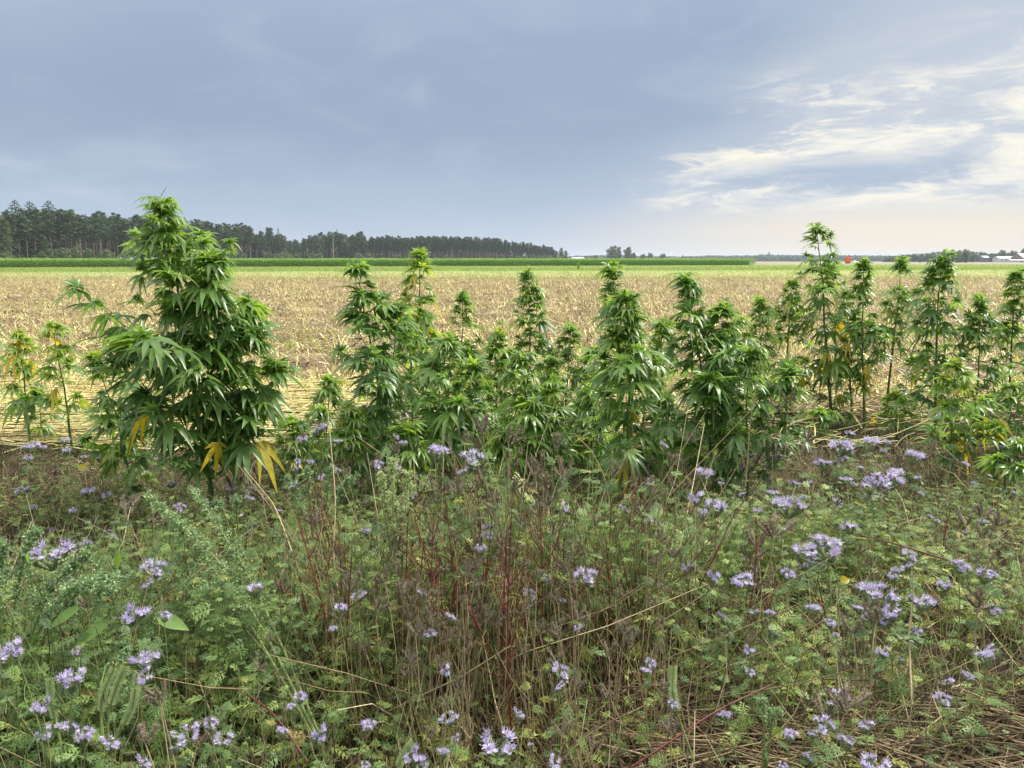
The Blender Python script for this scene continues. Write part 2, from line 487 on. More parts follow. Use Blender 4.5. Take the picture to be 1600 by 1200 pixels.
mb = MB()
X, Y = polar_scatter(80000, 7.6, 78, .0)
keep = (soft(X, Y, .9, 3) + .6 * soft(X, Y, 3.2, 6) + rng.normal(size=len(X)) * .22 + .35 * np.sin((Y + .12 * X) * 2.1)) > -.10
X, Y = X[keep], Y[keep]; n = len(X)
grow = 1 + np.clip((Y - 10) / 80, 0, 1) * .35
Lh = (.14 + .40 * rng.random(n) ** 1.7) * (1 + .25 * soft(X, Y, .3, 8)) * np.where(Y < 18, 1.0, .9)
az = rng.normal(pi * .93, 1.2, n); tl = np.clip(rng.normal(.62, .38, n), 0, 1.35)
D = np.stack([np.cos(az) * np.sin(tl), np.sin(az) * np.sin(tl), np.cos(tl)], 1)
B = np.stack([X, Y, np.full(n, .03)], 1)
greenish = np.clip((soft(X, Y, .9, 5) * .5 + (1 - np.clip((Y - 9) / 14, 0, 1)) * .42 + rng.normal(size=n) * .35), 0, 1)
tint = np.where(greenish > .52, rng.uniform(.84, .98, n), np.clip(rng.normal(.60, .22, n), .03, .82))
P = np.stack([B, B + D * (Lh * grow)[:, None]], 1)
tubes(mb, P, (.0062 * grow)[:, None] * np.array([1, .7]), 3, tint)
# chopped straw lying and leaning in every direction
X, Y = polar_scatter(115000, 7.4, 80, .0)
n = len(X); grow = 1 + np.clip((Y - 10) / 80, 0, 1) * .3
az = rng.random(n) * 2 * pi; e = np.abs(rng.normal(0, .28, n))
D = np.stack([np.cos(az) * np.cos(e), np.sin(az) * np.cos(e), np.sin(e)], 1)
L = rng.uniform(.06, .28, n) * grow
k_ = (soft(X, Y, .9, 3) + .6 * soft(X, Y, 3.2, 6) + rng.normal(size=n) * .35 + .35 * np.sin((Y + .12 * X) * 2.1)) > -.12
tint = np.where(k_, np.clip(rng.normal(.58, .2, n), 0, .84), rng.uniform(0, .3, n))
B = np.stack([X, Y, .045 + rng.random(n) * .05], 1)
leaflets(mb, B, D, [0, 0, 1], L, rng.uniform(.008, .024, n) * grow, 0, 1, mid=False, cup=0, prof=lambda s: np.ones_like(s), tint=tint)
tag(mb.build('stubble', M['straw'], smooth=False), 'pale chopped straw and short leaning stubble over the harvested field', 'stubble', kind='stuff')

# laid golden stalks just behind the hemp row
mb = MB()
n = 2600
Y = 6.0 + 3.4 * rng.random(n) ** .9; X = (rng.random(n) * 2 - 1) * (.74 * Y + .3)
keep = (X < -1.6) | (rng.random(n) < .5)
X, Y = X[keep], Y[keep]; n = len(X)
az = rng.normal(0, .10, n) + np.where(rng.random(n) < np.where(X < -1.6, .15, .75), rng.normal(0, .9, n), 0)
L = rng.uniform(.35, 1.25, n) * np.where(X < -1.6, 1, .5); e = rng.normal(.0, .04, n) + (X > -1.6) * np.abs(rng.normal(0, .25, n))
D = np.stack([np.cos(az), np.sin(az), e], 1)
B = np.stack([X - L / 2, Y, .05 + np.abs(rng.normal(0, .05, n))], 1)
s = np.linspace(0, 1, 4)
P = B[:, None] + D[:, None] * (L[:, None] * s)[..., None]
P[..., 2] += np.sin(s * pi)[None] * rng.normal(.01, .015, n)[:, None]
P[..., 1] += np.sin(s * 2.5)[None] * rng.normal(0, .03, n)[:, None]
P[..., 2] = np.maximum(P[..., 2], .03)
tubes(mb, P, rng.uniform(.0025, .0055, n)[:, None] * np.ones(4), 4, np.clip(rng.choice([.45, .6, .72, .88], n) + rng.normal(0, .06, n), 0, 1))
tag(mb.build('laid_straw', M['straw']), 'long golden stalks lying flat in swaths behind the hemp row', 'straw', kind='stuff')

# brown litter on the weedy ground
mb = MB()
n = 1000         # trampled stems lying at the lower right
X = rng.uniform(.35, 1.9, n); Y = rng.uniform(1.6, 2.5, n); az = rng.normal(-.35, .55, n); L = rng.uniform(.15, .5, n); e = np.abs(rng.normal(0, .1, n))
D = np.stack([np.cos(az) * np.cos(e), np.sin(az) * np.cos(e), np.sin(e)], 1); B = np.stack([X - L / 2, Y, .02 + rng.random(n) * .08], 1)
q_ = np.linspace(0, 1, 4); P = B[:, None] + D[:, None] * (L[:, None] * q_)[..., None]; P[:, 1:3] += rng.normal(0, .008, (n, 2, 3))
tubes(mb, P, rng.uniform(.0012, .0032, n)[:, None] * np.ones(4), 4, np.clip(rng.normal(.36, .25, n), 0, 1))
n = 15000
X, Y = polar_scatter(n, 1.5, 8.2, .6)
az = rng.random(n) * 2 * pi; e = np.abs(rng.normal(0, .16, n))
L = rng.uniform(.04, .26, n)
D = np.stack([np.cos(az) * np.cos(e), np.sin(az) * np.cos(e), np.sin(e)], 1)
B = np.stack([X, Y, .015 + bumpy(X, Y) + rng.random(n) * .04], 1)
s = np.linspace(0, 1, 3)
P = B[:, None] + D[:, None] * (L[:, None] * s)[..., None]
P[:, 1, 2] += rng.normal(0, .012, n); P[:, 1, :2] += rng.normal(0, .012, (n, 2))
tubes(mb, P, rng.uniform(.0010, .0028, n)[:, None] * np.ones(3), 3, np.clip(rng.normal(.34, .25, n), 0, 1))
n = 5000
X, Y = polar_scatter(n, 1.5, 7.5, .6)
leaflets(mb, np.stack([X, Y, .03 + bumpy(X, Y) + rng.random(n) * .03], 1), rng.normal(size=(n, 3)) * [1, 1, .2], rng.normal(size=(n, 3)) * .4 + [0, 0, 1],
         rng.uniform(.02, .06, n), rng.uniform(.008, .025, n), .1, 2, True, .3, tint=np.clip(rng.normal(.3, .2, n), 0, 1))
tag(mb.build('plant_litter', M['dry']), 'brown dead stems and leaf scraps covering the soil between the weeds', 'plant litter', kind='stuff')

# ------------------------------------------------------------------ strip grass and standing crop
mb = MB()
n = 70000
u = rng.random(n); px = rng.uniform(-60, 1660, n)
Yn = 96 + (134 - 96) * (px + 300) / 2200; Yf = 160 + (275 - 160) * np.clip(px / 1183, 0, 1.25)
Y = Yn / (1 - u * (1 - Yn / Yf))
X = (px - 800) / FOC * Y / (cos(PITCH) + .165 * sin(PITCH))
D = rng.normal(size=(n, 3)) * [.35, .35, .1] + [0, 0, 1]
N = rng.normal(size=(n, 3))
leaflets(mb, np.stack([X, Y, np.full(n, .07)], 1), D, N, rng.uniform(.15, .38, n), rng.uniform(.05, .16, n), .2, 1, False, 0, prof=lambda s: 1 - .7 * s,
         tint=np.clip(rng.normal(.55, .22, n), 0, 1))
# sparse taller wisps over the verge
n = 42000
X, Y = polar_scatter(n, 60, 125, .2)
leaflets(mb, np.stack([X, Y, np.full(n, .07)], 1), rng.normal(size=(n, 3)) * [.5, .5, .1] + [0, 0, 1], rng.normal(size=(n, 3)), rng.uniform(.12, .35, n),
         rng.uniform(.02, .05, n), .2, 1, False, 0, prof=lambda s: 1 - .7 * s, tint=np.clip(rng.normal(.75, .3, n), 0, 1))
tag(mb.build('strip_grass', M['grass'], smooth=False), 'bright green young growth on the strip before the tall crop', 'grass', kind='stuff')

mb = MB()
A = np.array(plan(-260, 152)); Bp = np.array(plan(1183, 262))
dirv = (Bp - A) / np.linalg.norm(Bp - A); nv_ = np.array([-dirv[1], dirv[0]])
if nv_[1] < 0: nv_ = -nv_
LEN = np.linalg.norm(Bp - A)
def crop_leaves(n, d0, d1, z0, z1, w):
    t = rng.random(n) * LEN; d = d0 + (d1 - d0) * rng.random(n) ** 1.4
    row = soft(t * .6, d, .9, 12)
    hgt = 1.85 + .28 * t / LEN + .10 * soft(t, d, .25, 4) + .08 * row
    z = (z0 + (z1 - z0) * rng.random(n) ** .75) * hgt
    p = A + t[:, None] * dirv + d[:, None] * nv_ + rng.normal(size=(n, 2)) * .15
    end = (LEN - t) < rng.random(n) * 3; z = np.where(end, z * .85, z)
    D = rng.normal(size=(n, 3)) * [.7, .7, .3] + [0, -.1, .75]
    leaflets(mb, np.concatenate([p, z[:, None]], 1), D, rng.normal(size=(n, 3)) + [0, 0, .7], rng.uniform(.22, .5, n) * w, rng.uniform(.09, .2, n) * w, .5, 2, False, .0,
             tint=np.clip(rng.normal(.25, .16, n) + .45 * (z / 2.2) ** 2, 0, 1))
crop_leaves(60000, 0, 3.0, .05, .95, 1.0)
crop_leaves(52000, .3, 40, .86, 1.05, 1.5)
# leafy core so that no light passes through the stand
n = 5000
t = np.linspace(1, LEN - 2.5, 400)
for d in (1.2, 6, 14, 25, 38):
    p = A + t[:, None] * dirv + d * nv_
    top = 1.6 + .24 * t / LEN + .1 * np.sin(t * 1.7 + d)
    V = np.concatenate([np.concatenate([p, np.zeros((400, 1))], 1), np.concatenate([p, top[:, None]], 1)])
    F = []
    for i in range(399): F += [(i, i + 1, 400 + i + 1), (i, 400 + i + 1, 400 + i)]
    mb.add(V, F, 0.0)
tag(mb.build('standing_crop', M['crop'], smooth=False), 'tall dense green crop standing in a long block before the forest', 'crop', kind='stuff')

# ------------------------------------------------------------------ trees
def crown_faces(mb, C, R, n, size, flat=.6, tint0=.3, mi=0):
    """n small leaf clumps on/in ellipsoid blobs C with radii R"""
    k = rng.integers(0, len(C), n)
    d = nrm(rng.normal(size=(n, 3))); r = rng.random(n) ** .45
    P = C[k] + d * r[:, None] * R[k]
    N = nrm(d + rng.normal(size=(n, 3)) * .7 + [0, 0, .5])
    Dd = nrm(np.cross(N, rng.normal(size=(n, 3))))
    s_ = size * rng.uniform(.6, 1.4, n)
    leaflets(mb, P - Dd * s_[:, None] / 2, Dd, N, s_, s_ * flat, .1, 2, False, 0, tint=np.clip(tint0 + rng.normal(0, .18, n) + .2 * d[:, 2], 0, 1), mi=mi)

def pine(h, crown_frac, rad, seed, dead=3, col=.5):
    global rng
    keep_rng = rng; rng = np.random.default_rng(seed)
    root = empty('pine_tree', (0, 0, -500))
    lean = rng.normal(0, .3, 2)
    s = np.linspace(0, 1, 8)
    P = np.stack([lean[0] * s * 1.5 + rng.normal(0, .08, 8), lean[1] * s * 1.5 + rng.normal(0, .08, 8), s * h * .95], 1)
    tb = MB(); tubes(tb, P, (.24 * (1 - s) ** .7 + .05) * h / 20, 6, .55)
    for k in range(dead + 9):
        z = rng.uniform(h * .35, h * .93); f = z / h; b = np.array([np.interp(f, s * .95, P[:, 0]), np.interp(f, s * .95, P[:, 1]), z])
        a = rng.random() * 2 * pi; l = rng.uniform(.6, 1) * rad * .8
        e = b + np.array([cos(a) * l, sin(a) * l, rng.uniform(-.1, .5) * l])
        tubes(tb, np.stack([b, (b + e) / 2 + [0, 0, .1], e]), [.07, .05, .02], 4, .45)
    tb.build('trunk', M['bark'], root)
    cb = MB(); C = []; R = []
    n = int(15 * crown_frac / .4) + 4
    for k in range(n):
        f = 1 - crown_frac * (k + .3) / n; z = h * f
        w = rad * (.35 + .75 * sin(pi * min(1, (1 - f) / crown_frac * .75 + .12)))
        a = k * 2.4 + rng.random(); l = w * rng.uniform(.25, .75)
        C.append((np.interp(f, s, P[:, 0]) + cos(a) * l, np.interp(f, s, P[:, 1]) + sin(a) * l, z))
        q = w * rng.uniform(.4, .65); R.append((q, q, q * rng.uniform(.4, .6)))
    crown_faces(cb, np.array(C), np.array(R), 1700, .55, .7, col * .6 + .1)
    cb.build('crown', M['needle'], root)
    rng = keep_rng; note(root); return root

def spruce(h, rad, seed):
    global rng
    keep_rng = rng; rng = np.random.default_rng(seed)
    root = empty('spruce_tree', (0, 0, -500))
    tb = MB(); tubes(tb, np.array([[0, 0, 0], [.05, 0, h * .5], [0, 0, h]]), [.28, .16, .03], 6, .3); tb.build('trunk', M['bark'], root)
    cb = MB()
    nb = 130
    f = np.linspace(.12, .985, nb); a = np.arange(nb) * 2.39 + rng.random(nb) * .5
    l = rad * (1 - f) ** .78 * rng.uniform(.7, 1.2, nb) + .05
    for k in range(nb):
        m_ = 13
        t = rng.random(m_) ** .7
        P = np.stack([np.cos(a[k]) * l[k] * t, np.sin(a[k]) * l[k] * t, f[k] * h - .28 * l[k] * t + .12 * l[k] * t ** 3], 1) + rng.normal(0, .10, (m_, 3)) * (1.2 - f[k])
        D = np.stack([np.full(m_, cos(a[k])), np.full(m_, sin(a[k])), np.full(m_, -.3)], 1) + rng.normal(0, .5, (m_, 3))
        leaflets(cb, P, D, rng.normal(size=(m_, 3)) * .4 + [0, 0, 1], .95 * (1.12 - f[k]) ** .6, .5 * (1.12 - f[k]) ** .6, .25, 2, False, 0, tint=np.clip(rng.normal(.3, .2, m_), 0, 1))
    cb.build('crown', M['needle'], root)
    rng = keep_rng; note(root); return root

def broad(name, h, rad, seed, base=.15, col=.45, leaves=2600, size=.6, mat='broad', trunk_t=.4):
    global rng
    keep_rng = rng; rng = np.random.default_rng(seed)
    root = empty(name, (0, 0, -500))
    tb = MB()
    tubes(tb, np.array([[0, 0, 0], [.1, 0, h * .3], [.05, .1, h * .6], [0, 0, h * .85]]), [.03 * h * .7, .016 * h, .01 * h, .003 * h], 6, trunk_t)
    C = []; R = []
    n = 16
    for k in range(n):
        f = base + (1 - base) * (k + .5) / n * .92
        g_ = (f - base) / (1 - base)
        w = rad * (.35 + .75 * sin(pi * min(1, g_ * .85 + .12)))
        a = k * 2.4 + rng.random(); l = w * rng.uniform(.15, .7)
        c = (cos(a) * l, sin(a) * l, f * h); C.append(c); q = w * rng.uniform(.38, .62); R.append((q, q, min(q * .9, h * .16)))
        tubes(tb, np.array([[0, 0, f * h * .7], [c[0] * .5, c[1] * .5, f * h * .85], c]), [.06, .045, .015], 4, trunk_t)
    tb.build('trunk', M['bark'], root)
    cb = MB(); crown_faces(cb, np.array(C), np.array(R), leaves, size, .75, col, 0)
    cb.build('crown', M[mat], root)
    rng = keep_rng; note(root); return root

def snag(h, seed):
    global rng
    keep_rng = rng; rng = np.random.default_rng(seed)
    root = empty('dead_tree', (0, 0, -500))
    tb = MB(); s = np.linspace(0, 1, 6); top = rng.normal(0, 1.2, 2)
    P = np.stack([top[0] * s ** 1.5, top[1] * s, s * h], 1); tubes(tb, P, .22 * (1 - s) + .04, 6, .95)
    tb.build('trunk', M['bark'], root)
    for k in range(9):
        bb = MB(); f = rng.uniform(.3, .95); b = np.array([np.interp(f, s, P[:, 0]), np.interp(f, s, P[:, 1]), f * h]); a = rng.random() * 6.3; l = rng.uniform(1, 2.8) * (1.15 - f)
        tubes(bb, np.stack([b, b + [cos(a) * l * .5, sin(a) * l * .5, l * .5], b + [cos(a) * l, sin(a) * l, l * 1.5]]), [.09, .06, .02], 4, .92)
        bb.build('branch', M['bark'], root)
    rng = keep_rng; note(root); return root

PINES = [pine(20, .45, 3.0, 100 + k, col=.3 + .12 * k) for k in range(5)]
NARROW = [pine(18, .50, 1.7, 120 + k, dead=1, col=.35 + .1 * k) for k in range(4)]
SPR = [spruce(23, 5.2, 130 + k) for k in range(2)]
BRO = [broad('broadleaf_tree', 18, 3.6, 140 + k, .25, .5 + .1 * k) for k in range(3)]
SHR = [broad('shrub', 4.5, 2.6, 150 + k, .02, .55 + .12 * k, 900, .42) for k in range(3)]
SNG = [snag(13, 160 + k) for k in range(3)]
PROTOS = PINES + NARROW + SPR + BRO + SHR + SNG

FD = lambda px: np.interp(px, [-200, 0, 280, 480, 580, 720, 887], [225, 262, 372, 515, 545, 590, 700])
TOPY = lambda px: np.interp(px, [-200, 0, 20, 100, 160, 240, 300, 350, 400, 445, 462, 485, 520, 575, 640, 720, 780, 830, 887],
                            [335, 337, 336, 337, 340, 345, 350, 354, 360, 368, 378, 369, 364, 370, 372, 372, 375, 382, 389])
def place(proto, px, Y, top_py, h0, label, cat, group, wide=1.0):
    x, y = plan(px, Y)
    H = (407.5 - top_py) / FOC * Y * 1.01 + EYE
    s = H / h0
    return dup(proto, (x, y, 0), rng.random() * 6.28, (s * wide, s * wide, s), label, cat, group)

npine = 0
PL = [('mature pine standing among the tall spruces in the left forest corner', 'pines among the left spruces'),
      ('mature dark pine between the high spruces and the tallest hemp plant', 'pines left of the tallest hemp'),
      ('pine of the forest edge hidden in part by the tallest hemp plant', 'pines behind the tallest hemp'),
      ('reddish-trunked pine just right of the tallest hemp plant', 'pines right of the tallest hemp'),
      ('pine in the lower stretch of forest before the gap in the tree line', 'pines before the gap')]
NL = [('slender straight pine in the tall left stretch of the even plantation', 'left plantation pines'),
      ('slender straight pine in the middle of the even plantation', 'middle plantation pines'),
      ('slender pine in the lower right stretch of the even plantation', 'right plantation pines')]
SPX = [(18, 330), (32, 316), (55, 318), (84, 317), (140, 336), (356, 352), (437, 357), (528, 360)]
for k, (px, ty) in enumerate(SPX):
    lab = ['dark spruce half behind the forest corner at the left frame edge', 'tall spruce with a pointed crown, leftmost of the three high tops',
           'spruce with ragged pointed top between the two other high spruces', 'broad dark spruce, rightmost of the three high pointed tops',
           'shorter spruce rising beside the tall hemp plant in the forest edge', 'slim spruce poking out of the pines right of the big hemp plant',
           'narrow spruce with thin top before the gap in the tree line', 'dark pointed spruce beside the pale dead trunks'][k]
    place(SPR[k % 2], px, FD(px) + rng.uniform(0, 12), ty, 23, lab, 'spruce', 'spruces rising above the forest edge', [1.2, 2.1, 2.3, 2.3, .8, .8, .8, .9][k])
for row in range(3):
    px = -70.0 + row * 4
    while px < 468:
        Yt = FD(px) + row * 14 + rng.uniform(-4, 4)
        ty = TOPY(px) + rng.choice([-4, 0, 3, 7, 12]) + rng.uniform(-2, 2)
        place(PINES[rng.integers(5)], px, Yt, ty, 20, PL[int(np.searchsorted([95, 185, 300, 390], px))][0], 'pine', PL[int(np.searchsorted([95, 185, 300, 390], px))][1], rng.uniform(.8, 1.1))
        npine += 1; px += rng.uniform(8, 15) * (1.15 - .4 * px / 468)
for row in range(2):
    px = 476.0
    while px < 582:
        Yt = FD(px) + row * 14
        pr = BRO[rng.integers(3)] if rng.random() < .45 else PINES[rng.integers(5)]
        h0 = 18 if pr in BRO else 20
        lab = ('grey-green broadleaf tree in the middle of the forest edge', 'tree', 'broadleaf trees of the forest edge') if pr in BRO else \
              ('tall pine among the broadleaf trees in the middle of the forest', 'pine', 'pines of the middle forest')
        place(pr, px, Yt, TOPY(px) + rng.uniform(-2, 6), h0, *lab, wide=.9)
        px += rng.uniform(6, 10)
for row in range(3):
    px = 584.0 + row * 2
    while px < 868:
        Yt = FD(px) + row * 9 + rng.uniform(-2, 2)
        place(NARROW[rng.integers(4)], px, Yt, TOPY(px) + rng.uniform(-2, 4), 18, NL[int(np.searchsorted([680, 780], px))][0], 'pine',
              NL[int(np.searchsorted([680, 780], px))][1], rng.uniform(.95, 1.25))
        px += rng.uniform(4.6, 7.2)
place(BRO[2], 565, 545, 361, 18, 'tall pale round-topped birch at the left end of the plantation', 'birch', None, 1.0)
place(BRO[1], 553, 548, 366, 18, 'lower pale birch just left of the tall birch', 'birch', None, .9)
for px, ty, lab in [(866, 390, 'round tree, leftmost of the three rounding off the plantation end'), (877, 387, 'tall round tree closing the plantation at its right end'),
                    (884, 391, 'lowest round tree at the very end of the plantation')]:
    place(BRO[px % 3], px, 690, ty, 18, lab, 'tree', None, 1.0)
for px, ty, lab in [(128, 372, 'leaning bare trunk among the dark pines on the left'), (122, 376, 'short pale snag left of the shrubby forest edge'),
                    (158, 378, 'grey dead trunk between the left pines'), (521, 362, 'pale dead tree with forked bare branches beside the spruce'),
                    (483, 380, 'bare leaning trunks near the gap in the trees'), (707, 384, 'light dead pine standing alone before the plantation'),
                    (335, 378, 'thin leaning dead trunk right of the big hemp plant')]:
    place(SNG[px % 3], px, FD(px) - 5, ty, 13, lab, 'dead tree', None, .9)
for px in [5, 12, 66, 78, 92, 104, 118, 138, 165, 172, 300, 358, 362, 380, 420, 432, 445, 452, 462, 492, 500, 560, 574, 625, 700, 812, 822, 848, 858, 872, 882]:
    place(SHR[rng.integers(3)], px + rng.uniform(-2, 2), FD(px) - 9 - rng.uniform(0, 4), 397 - (407 - TOPY(px)) * rng.uniform(.0, .14) + (4 if px > 600 else 0), 4.5,
          'round pale green shrub in front of the forest edge', 'shrub', 'shrubs along the forest edge', 1.0)
place(BRO[0], 73, FD(73) - 8, 368, 18, 'small yellowish birch in front of the dark left spruces', 'birch', None, .6)
place(BRO[1], 8, FD(8) - 3, 336, 18, 'big broadleaf tree at the left frame edge', 'tree', None, .9)
place(BRO[2], 445, FD(450) - 6, 388, 18, 'low bushy tree standing before the gap in the forest', 'tree', None, 1.6)

# deeper wood behind the front rows: one mass
wb = MB()
def to_arrays(root, prob=1.0):
    return None
tpl_c = MB()
sv_rng = rng; rng = np.random.default_rng(77)
C = np.array([(rng.normal(0, 1.2), rng.normal(0, 1.2), z) for z in np.linspace(5, 18, 9)]); R = np.full((9, 3), 2.2); R[:, 2] = 1.6
crown_faces(tpl_c, C, R, 360, 1.1, .8, .15)
rng = sv_rng
tubes(tpl_c, np.array([[0, 0, 0], [0, 0, 9], [0, 0, 17.]]), [.2, .15, .05], 4, .3, mi=1)
tc_arr = tpl_c.arrays()
pos = []; scl = []
for px in np.arange(-90, 875, 5.0):
    for r_ in range(4):
        Yt = FD(px) + 46 + r_ * 16 + rng.uniform(-5, 5); x, y = plan(px + rng.uniform(-4, 4), Yt)
        pos.append((x, y, 0)); scl.append(((407.5 - TOPY(px) - 5) / FOC * Yt + EYE) / 19.5 * rng.uniform(.88, 1.0))
pos = np.array(pos); scl = np.array(scl)
scatter(wb, tc_arr, pos, rng.random(len(pos)) * 6.28, scl)
o = wb.build('forest_interior', [M['needle'], M['bark']], smooth=False)
tag(o, 'dark inner wood seen between the front trunks', 'forest', kind='stuff')

# far tree belts on the horizon
def belt(name, label, prof, Y0, depth, n, size, col, mat='broad'):
    b = MB(); pxs = np.array([p[0] for p in prof]); tys = np.array([p[1] for p in prof])
    px = rng.uniform(pxs[0], pxs[-1], n); Y = Y0 + rng.random(n) * depth
    W = 1 + .0 * px
    top = np.interp(px, pxs, tys); H = (407.5 - top) / FOC * Y0 + EYE
    lump = .80 + .22 * np.abs(np.sin(px * .55 + 1.3 * np.sin(px * .21)))**.6 + .06 * np.sin(px * 2.3)
    z = H * lump * rng.random(n) ** .6
    x = (px - 800) / FOC * Y / (cos(PITCH) + .165 * sin(PITCH))
    crownP = np.stack([x, Y, z], 1)
    d = rng.normal(size=(n, 3)); N = nrm(rng.normal(size=(n, 3)) + [0, -.6, .6]); Dd = nrm(np.cross(N, d))
    s_ = size * rng.uniform(.6, 1.4, n)
    leaflets(b, crownP - Dd * s_[:, None] * .5, Dd, N, s_, s_ * .8, 0, 2, False, 0, tint=np.clip(col + rng.normal(0, .15, n), 0, 1))
    return tag(b.build(name, M[mat], smooth=False), label, 'far wood', kind='stuff')
belt('distant_wood', 'long low wooded horizon behind the fields from the centre to the right',
     [(880, 402), (900, 401), (940, 400), (1000, 401), (1060, 402), (1100, 401), (1105, 400), (1140, 401), (1180, 400), (1188, 399), (1230, 400), (1300, 400), (1400, 401), (1450, 398), (1480, 396)],
     1750, 120, 26000, 6.0, .35)
belt('horizon_wood', 'nearer dark tree belt along the right horizon',
     [(1380, 403), (1420, 399), (1450, 397), (1475, 394), (1490, 396), (1520, 395), (1545, 398), (1560, 397), (1600, 396), (1660, 394), (1720, 396)],
     980, 60, 17000, 3.6, .35)
FAR = [broad('field_tree', 18, 7, 170 + k, .06, .45 + .1 * k, 1800, 1.4) for k in range(3)]
PROTOS += FAR
for px, ty, Yt, w, lab in [(957, 384.5, 950, .95, 'big round dark tree, left one of the pair beyond the crop'), (966, 386, 960, .6, 'slimmer crown squeezed between the two big round trees'),
                           (981, 386, 950, .7, 'tall rounded tree, right one of the pair beyond the crop'), (990, 395, 980, .9, 'lower dark tree leaning on the right tall round tree'),
                           (1004, 397, 980, 1.1, 'round low tree right of the tall pair'), (1016, 395, 980, .8, 'pale airy tree in the row beyond the crop'),
                           (1036, 396.5, 1000, 1.0, 'lone bushy tree standing a little apart beyond the crop'), (1066, 399, 1000, .4, 'tiny pointed tree over the crop edge'),
                           (930, 399, 960, 1.1, 'low dark tree right of the pale-roofed farmhouse'), (915, 400, 960, 1.1, 'low tree just beside the pale-roofed farmhouse'),
                           (1192, 398, 1900, .9, 'dark round tree left of the church spire'),
                           (1518, 393, 900, .9, 'dark round tree left of the farm sheds'), (1534, 394, 905, .9, 'second dark tree left of the farm sheds'),
                           (1566, 391, 900, .9, 'forked dark tree behind the long shed'), (1582, 392, 905, .9, 'dark tree behind the red-gabled barn'),
                           (1600, 387, 880, 1.0, 'tallest dark tree at the right frame edge'), (1550, 396, 905, 1.0, 'low dark tree behind the sheds')]:
    place(FAR[int(px) % 3], px, Yt, ty, 18, lab, 'tree', 'single trees on the horizon', w)
GRY = [broad('willow', 13, 5, 180 + k, .04, .75, 1900, .8) for k in range(2)]
PROTOS += GRY
for px, ty, w, lab in [(1486, 390, 1.0, 'grey-brown bushy willow, left one on the right horizon'), (1497, 391, .9, 'thin greyish willow between its two neighbours'),
                       (1508, 389.5, 1.0, 'grey-brown willow with spiky top, right one of the three'), (1438, 398, .5, 'small dark bush standing alone before the wooded horizon')]:
    place(GRY[int(px) % 2], px, 640, ty, 13, lab, 'willow', 'greyish willows at the right', w)

# ------------------------------------------------------------------ far buildings and the hose reel
def flat_mat(name, c, rough=.7, var=.12):
    m = new_mat(name); nz = noise(objpos(), 1.3, 5, .6)
    out(principled(nz.ramp([(.3, tuple(v * (1 - var) for v in c)), (.7, tuple(min(1, v * (1 + var)) for v in c))]), rough, .3, bump=nz, bstr=.1)); return m
M['wallw'] = flat_mat('white_wall', (.50, .50, .49)); M['roofp'] = flat_mat('pale_roof', (.44, .48, .52)); M['brick'] = flat_mat('red_brick', (.19, .10, .075))
M['slate'] = flat_mat('slate', (.10, .11, .13)); M['glass'] = flat_mat('dark_glass', (.05, .06, .07), .2); M['orange'] = flat_mat('orange_paint', (.82, .10, .035), .45)
M['rubber'] = flat_mat('rubber', (.03, .03, .03)); M['hose'] = flat_mat('hose', (.55, .07, .03), .5); M['steel'] = flat_mat('steel', (.35, .36, .37), .4)

def gable(mb, w, d, h, rise, over=.3, tint=.5, mi=0, axis='x'):
    """roof slabs with thickness over a w x d box, ridge along x"""
    t = .18
    for s_ in (-1, 1):
        P = np.array([[-w / 2 - over, s_ * (d / 2 + over), h - .1], [w / 2 + over, s_ * (d / 2 + over), h - .1], [w / 2 + over, 0, h + rise], [-w / 2 - over, 0, h + rise]])
        V = np.concatenate([P, P + [0, 0, t]])
        mb.add(V, [(0, 1, 2), (0, 2, 3), (4, 6, 5), (4, 7, 6), (0, 4, 5), (0, 5, 1), (1, 5, 6), (1, 6, 2), (2, 6, 7), (2, 7, 3), (3, 7, 4), (3, 4, 0)], tint, mi)
def house(name, px, Y, w, d, h, rise, rz, wall, roof, label, cat, doors=1, wins=3):
    x, y = plan(px, Y); root = empty(name, (x, y, .05), label, cat); root.rotation_euler.z = rz
    b = MB(); box(b, -w / 2, w / 2, -d / 2, d / 2, -.1, h)
    for sx in (-1, 1):
        V = [(sx * w / 2, -d / 2, h), (sx * w / 2, d / 2, h), (sx * w / 2, 0, h + rise * .97), (sx * (w / 2 - .2), -d / 2, h), (sx * (w / 2 - .2), d / 2, h), (sx * (w / 2 - .2), 0, h + rise * .97)]
        b.add(V, [(0, 1, 2), (3, 5, 4), (0, 2, 5), (0, 5, 3), (1, 4, 5), (1, 5, 2)])
    b.build('wall', wall, root, smooth=False)
    r = MB(); gable(r, w, d, h, rise); r.build('roof', roof, root, smooth=False)
    for k in range(wins):
        q = MB(); xx = -w / 2 + w * (k + .5) / wins; box(q, xx - .6, xx + .6, -d / 2 - .06, -d / 2 + .02, h * .4, h * .75); q.build('window', M['glass'], root, smooth=False)
    for k in range(doors):
        q = MB(); xx = -w / 2 + w * (k + 1) / (doors + 1) + (w / wins * .5 if wins else 0); box(q, xx - 1.2, xx + 1.2, -d / 2 - .09, -d / 2 + .02, 0, h * .8); q.build('door', M['slate'], root, smooth=False)
    return root
house('farmhouse', 903, 930, 15, 10, 3.2, 2.6, .0, M['wallw'], M['roofp'], 'small white farmhouse with a pale blue roof at the end of the forest', 'house')
house('shed', 890, 930, 6, 6, 3.5, 1.2, .2, M['wallw'], M['slate'], 'small pale shed left of the pale-roofed farmhouse', 'shed', 1, 1)
house('shed', 1568, 820, 17, 12, 4.0, 2.2, .0, M['wallw'], M['roofp'], 'long low pale shed between the dark trees and the red-gabled barn', 'shed', 2, 3)
house('barn', 1598, 800, 17, 14, 4.6, 4.6, .30, M['brick'], M['roofp'], 'large barn with white roof and red brick gable at the right edge', 'barn', 1, 3)
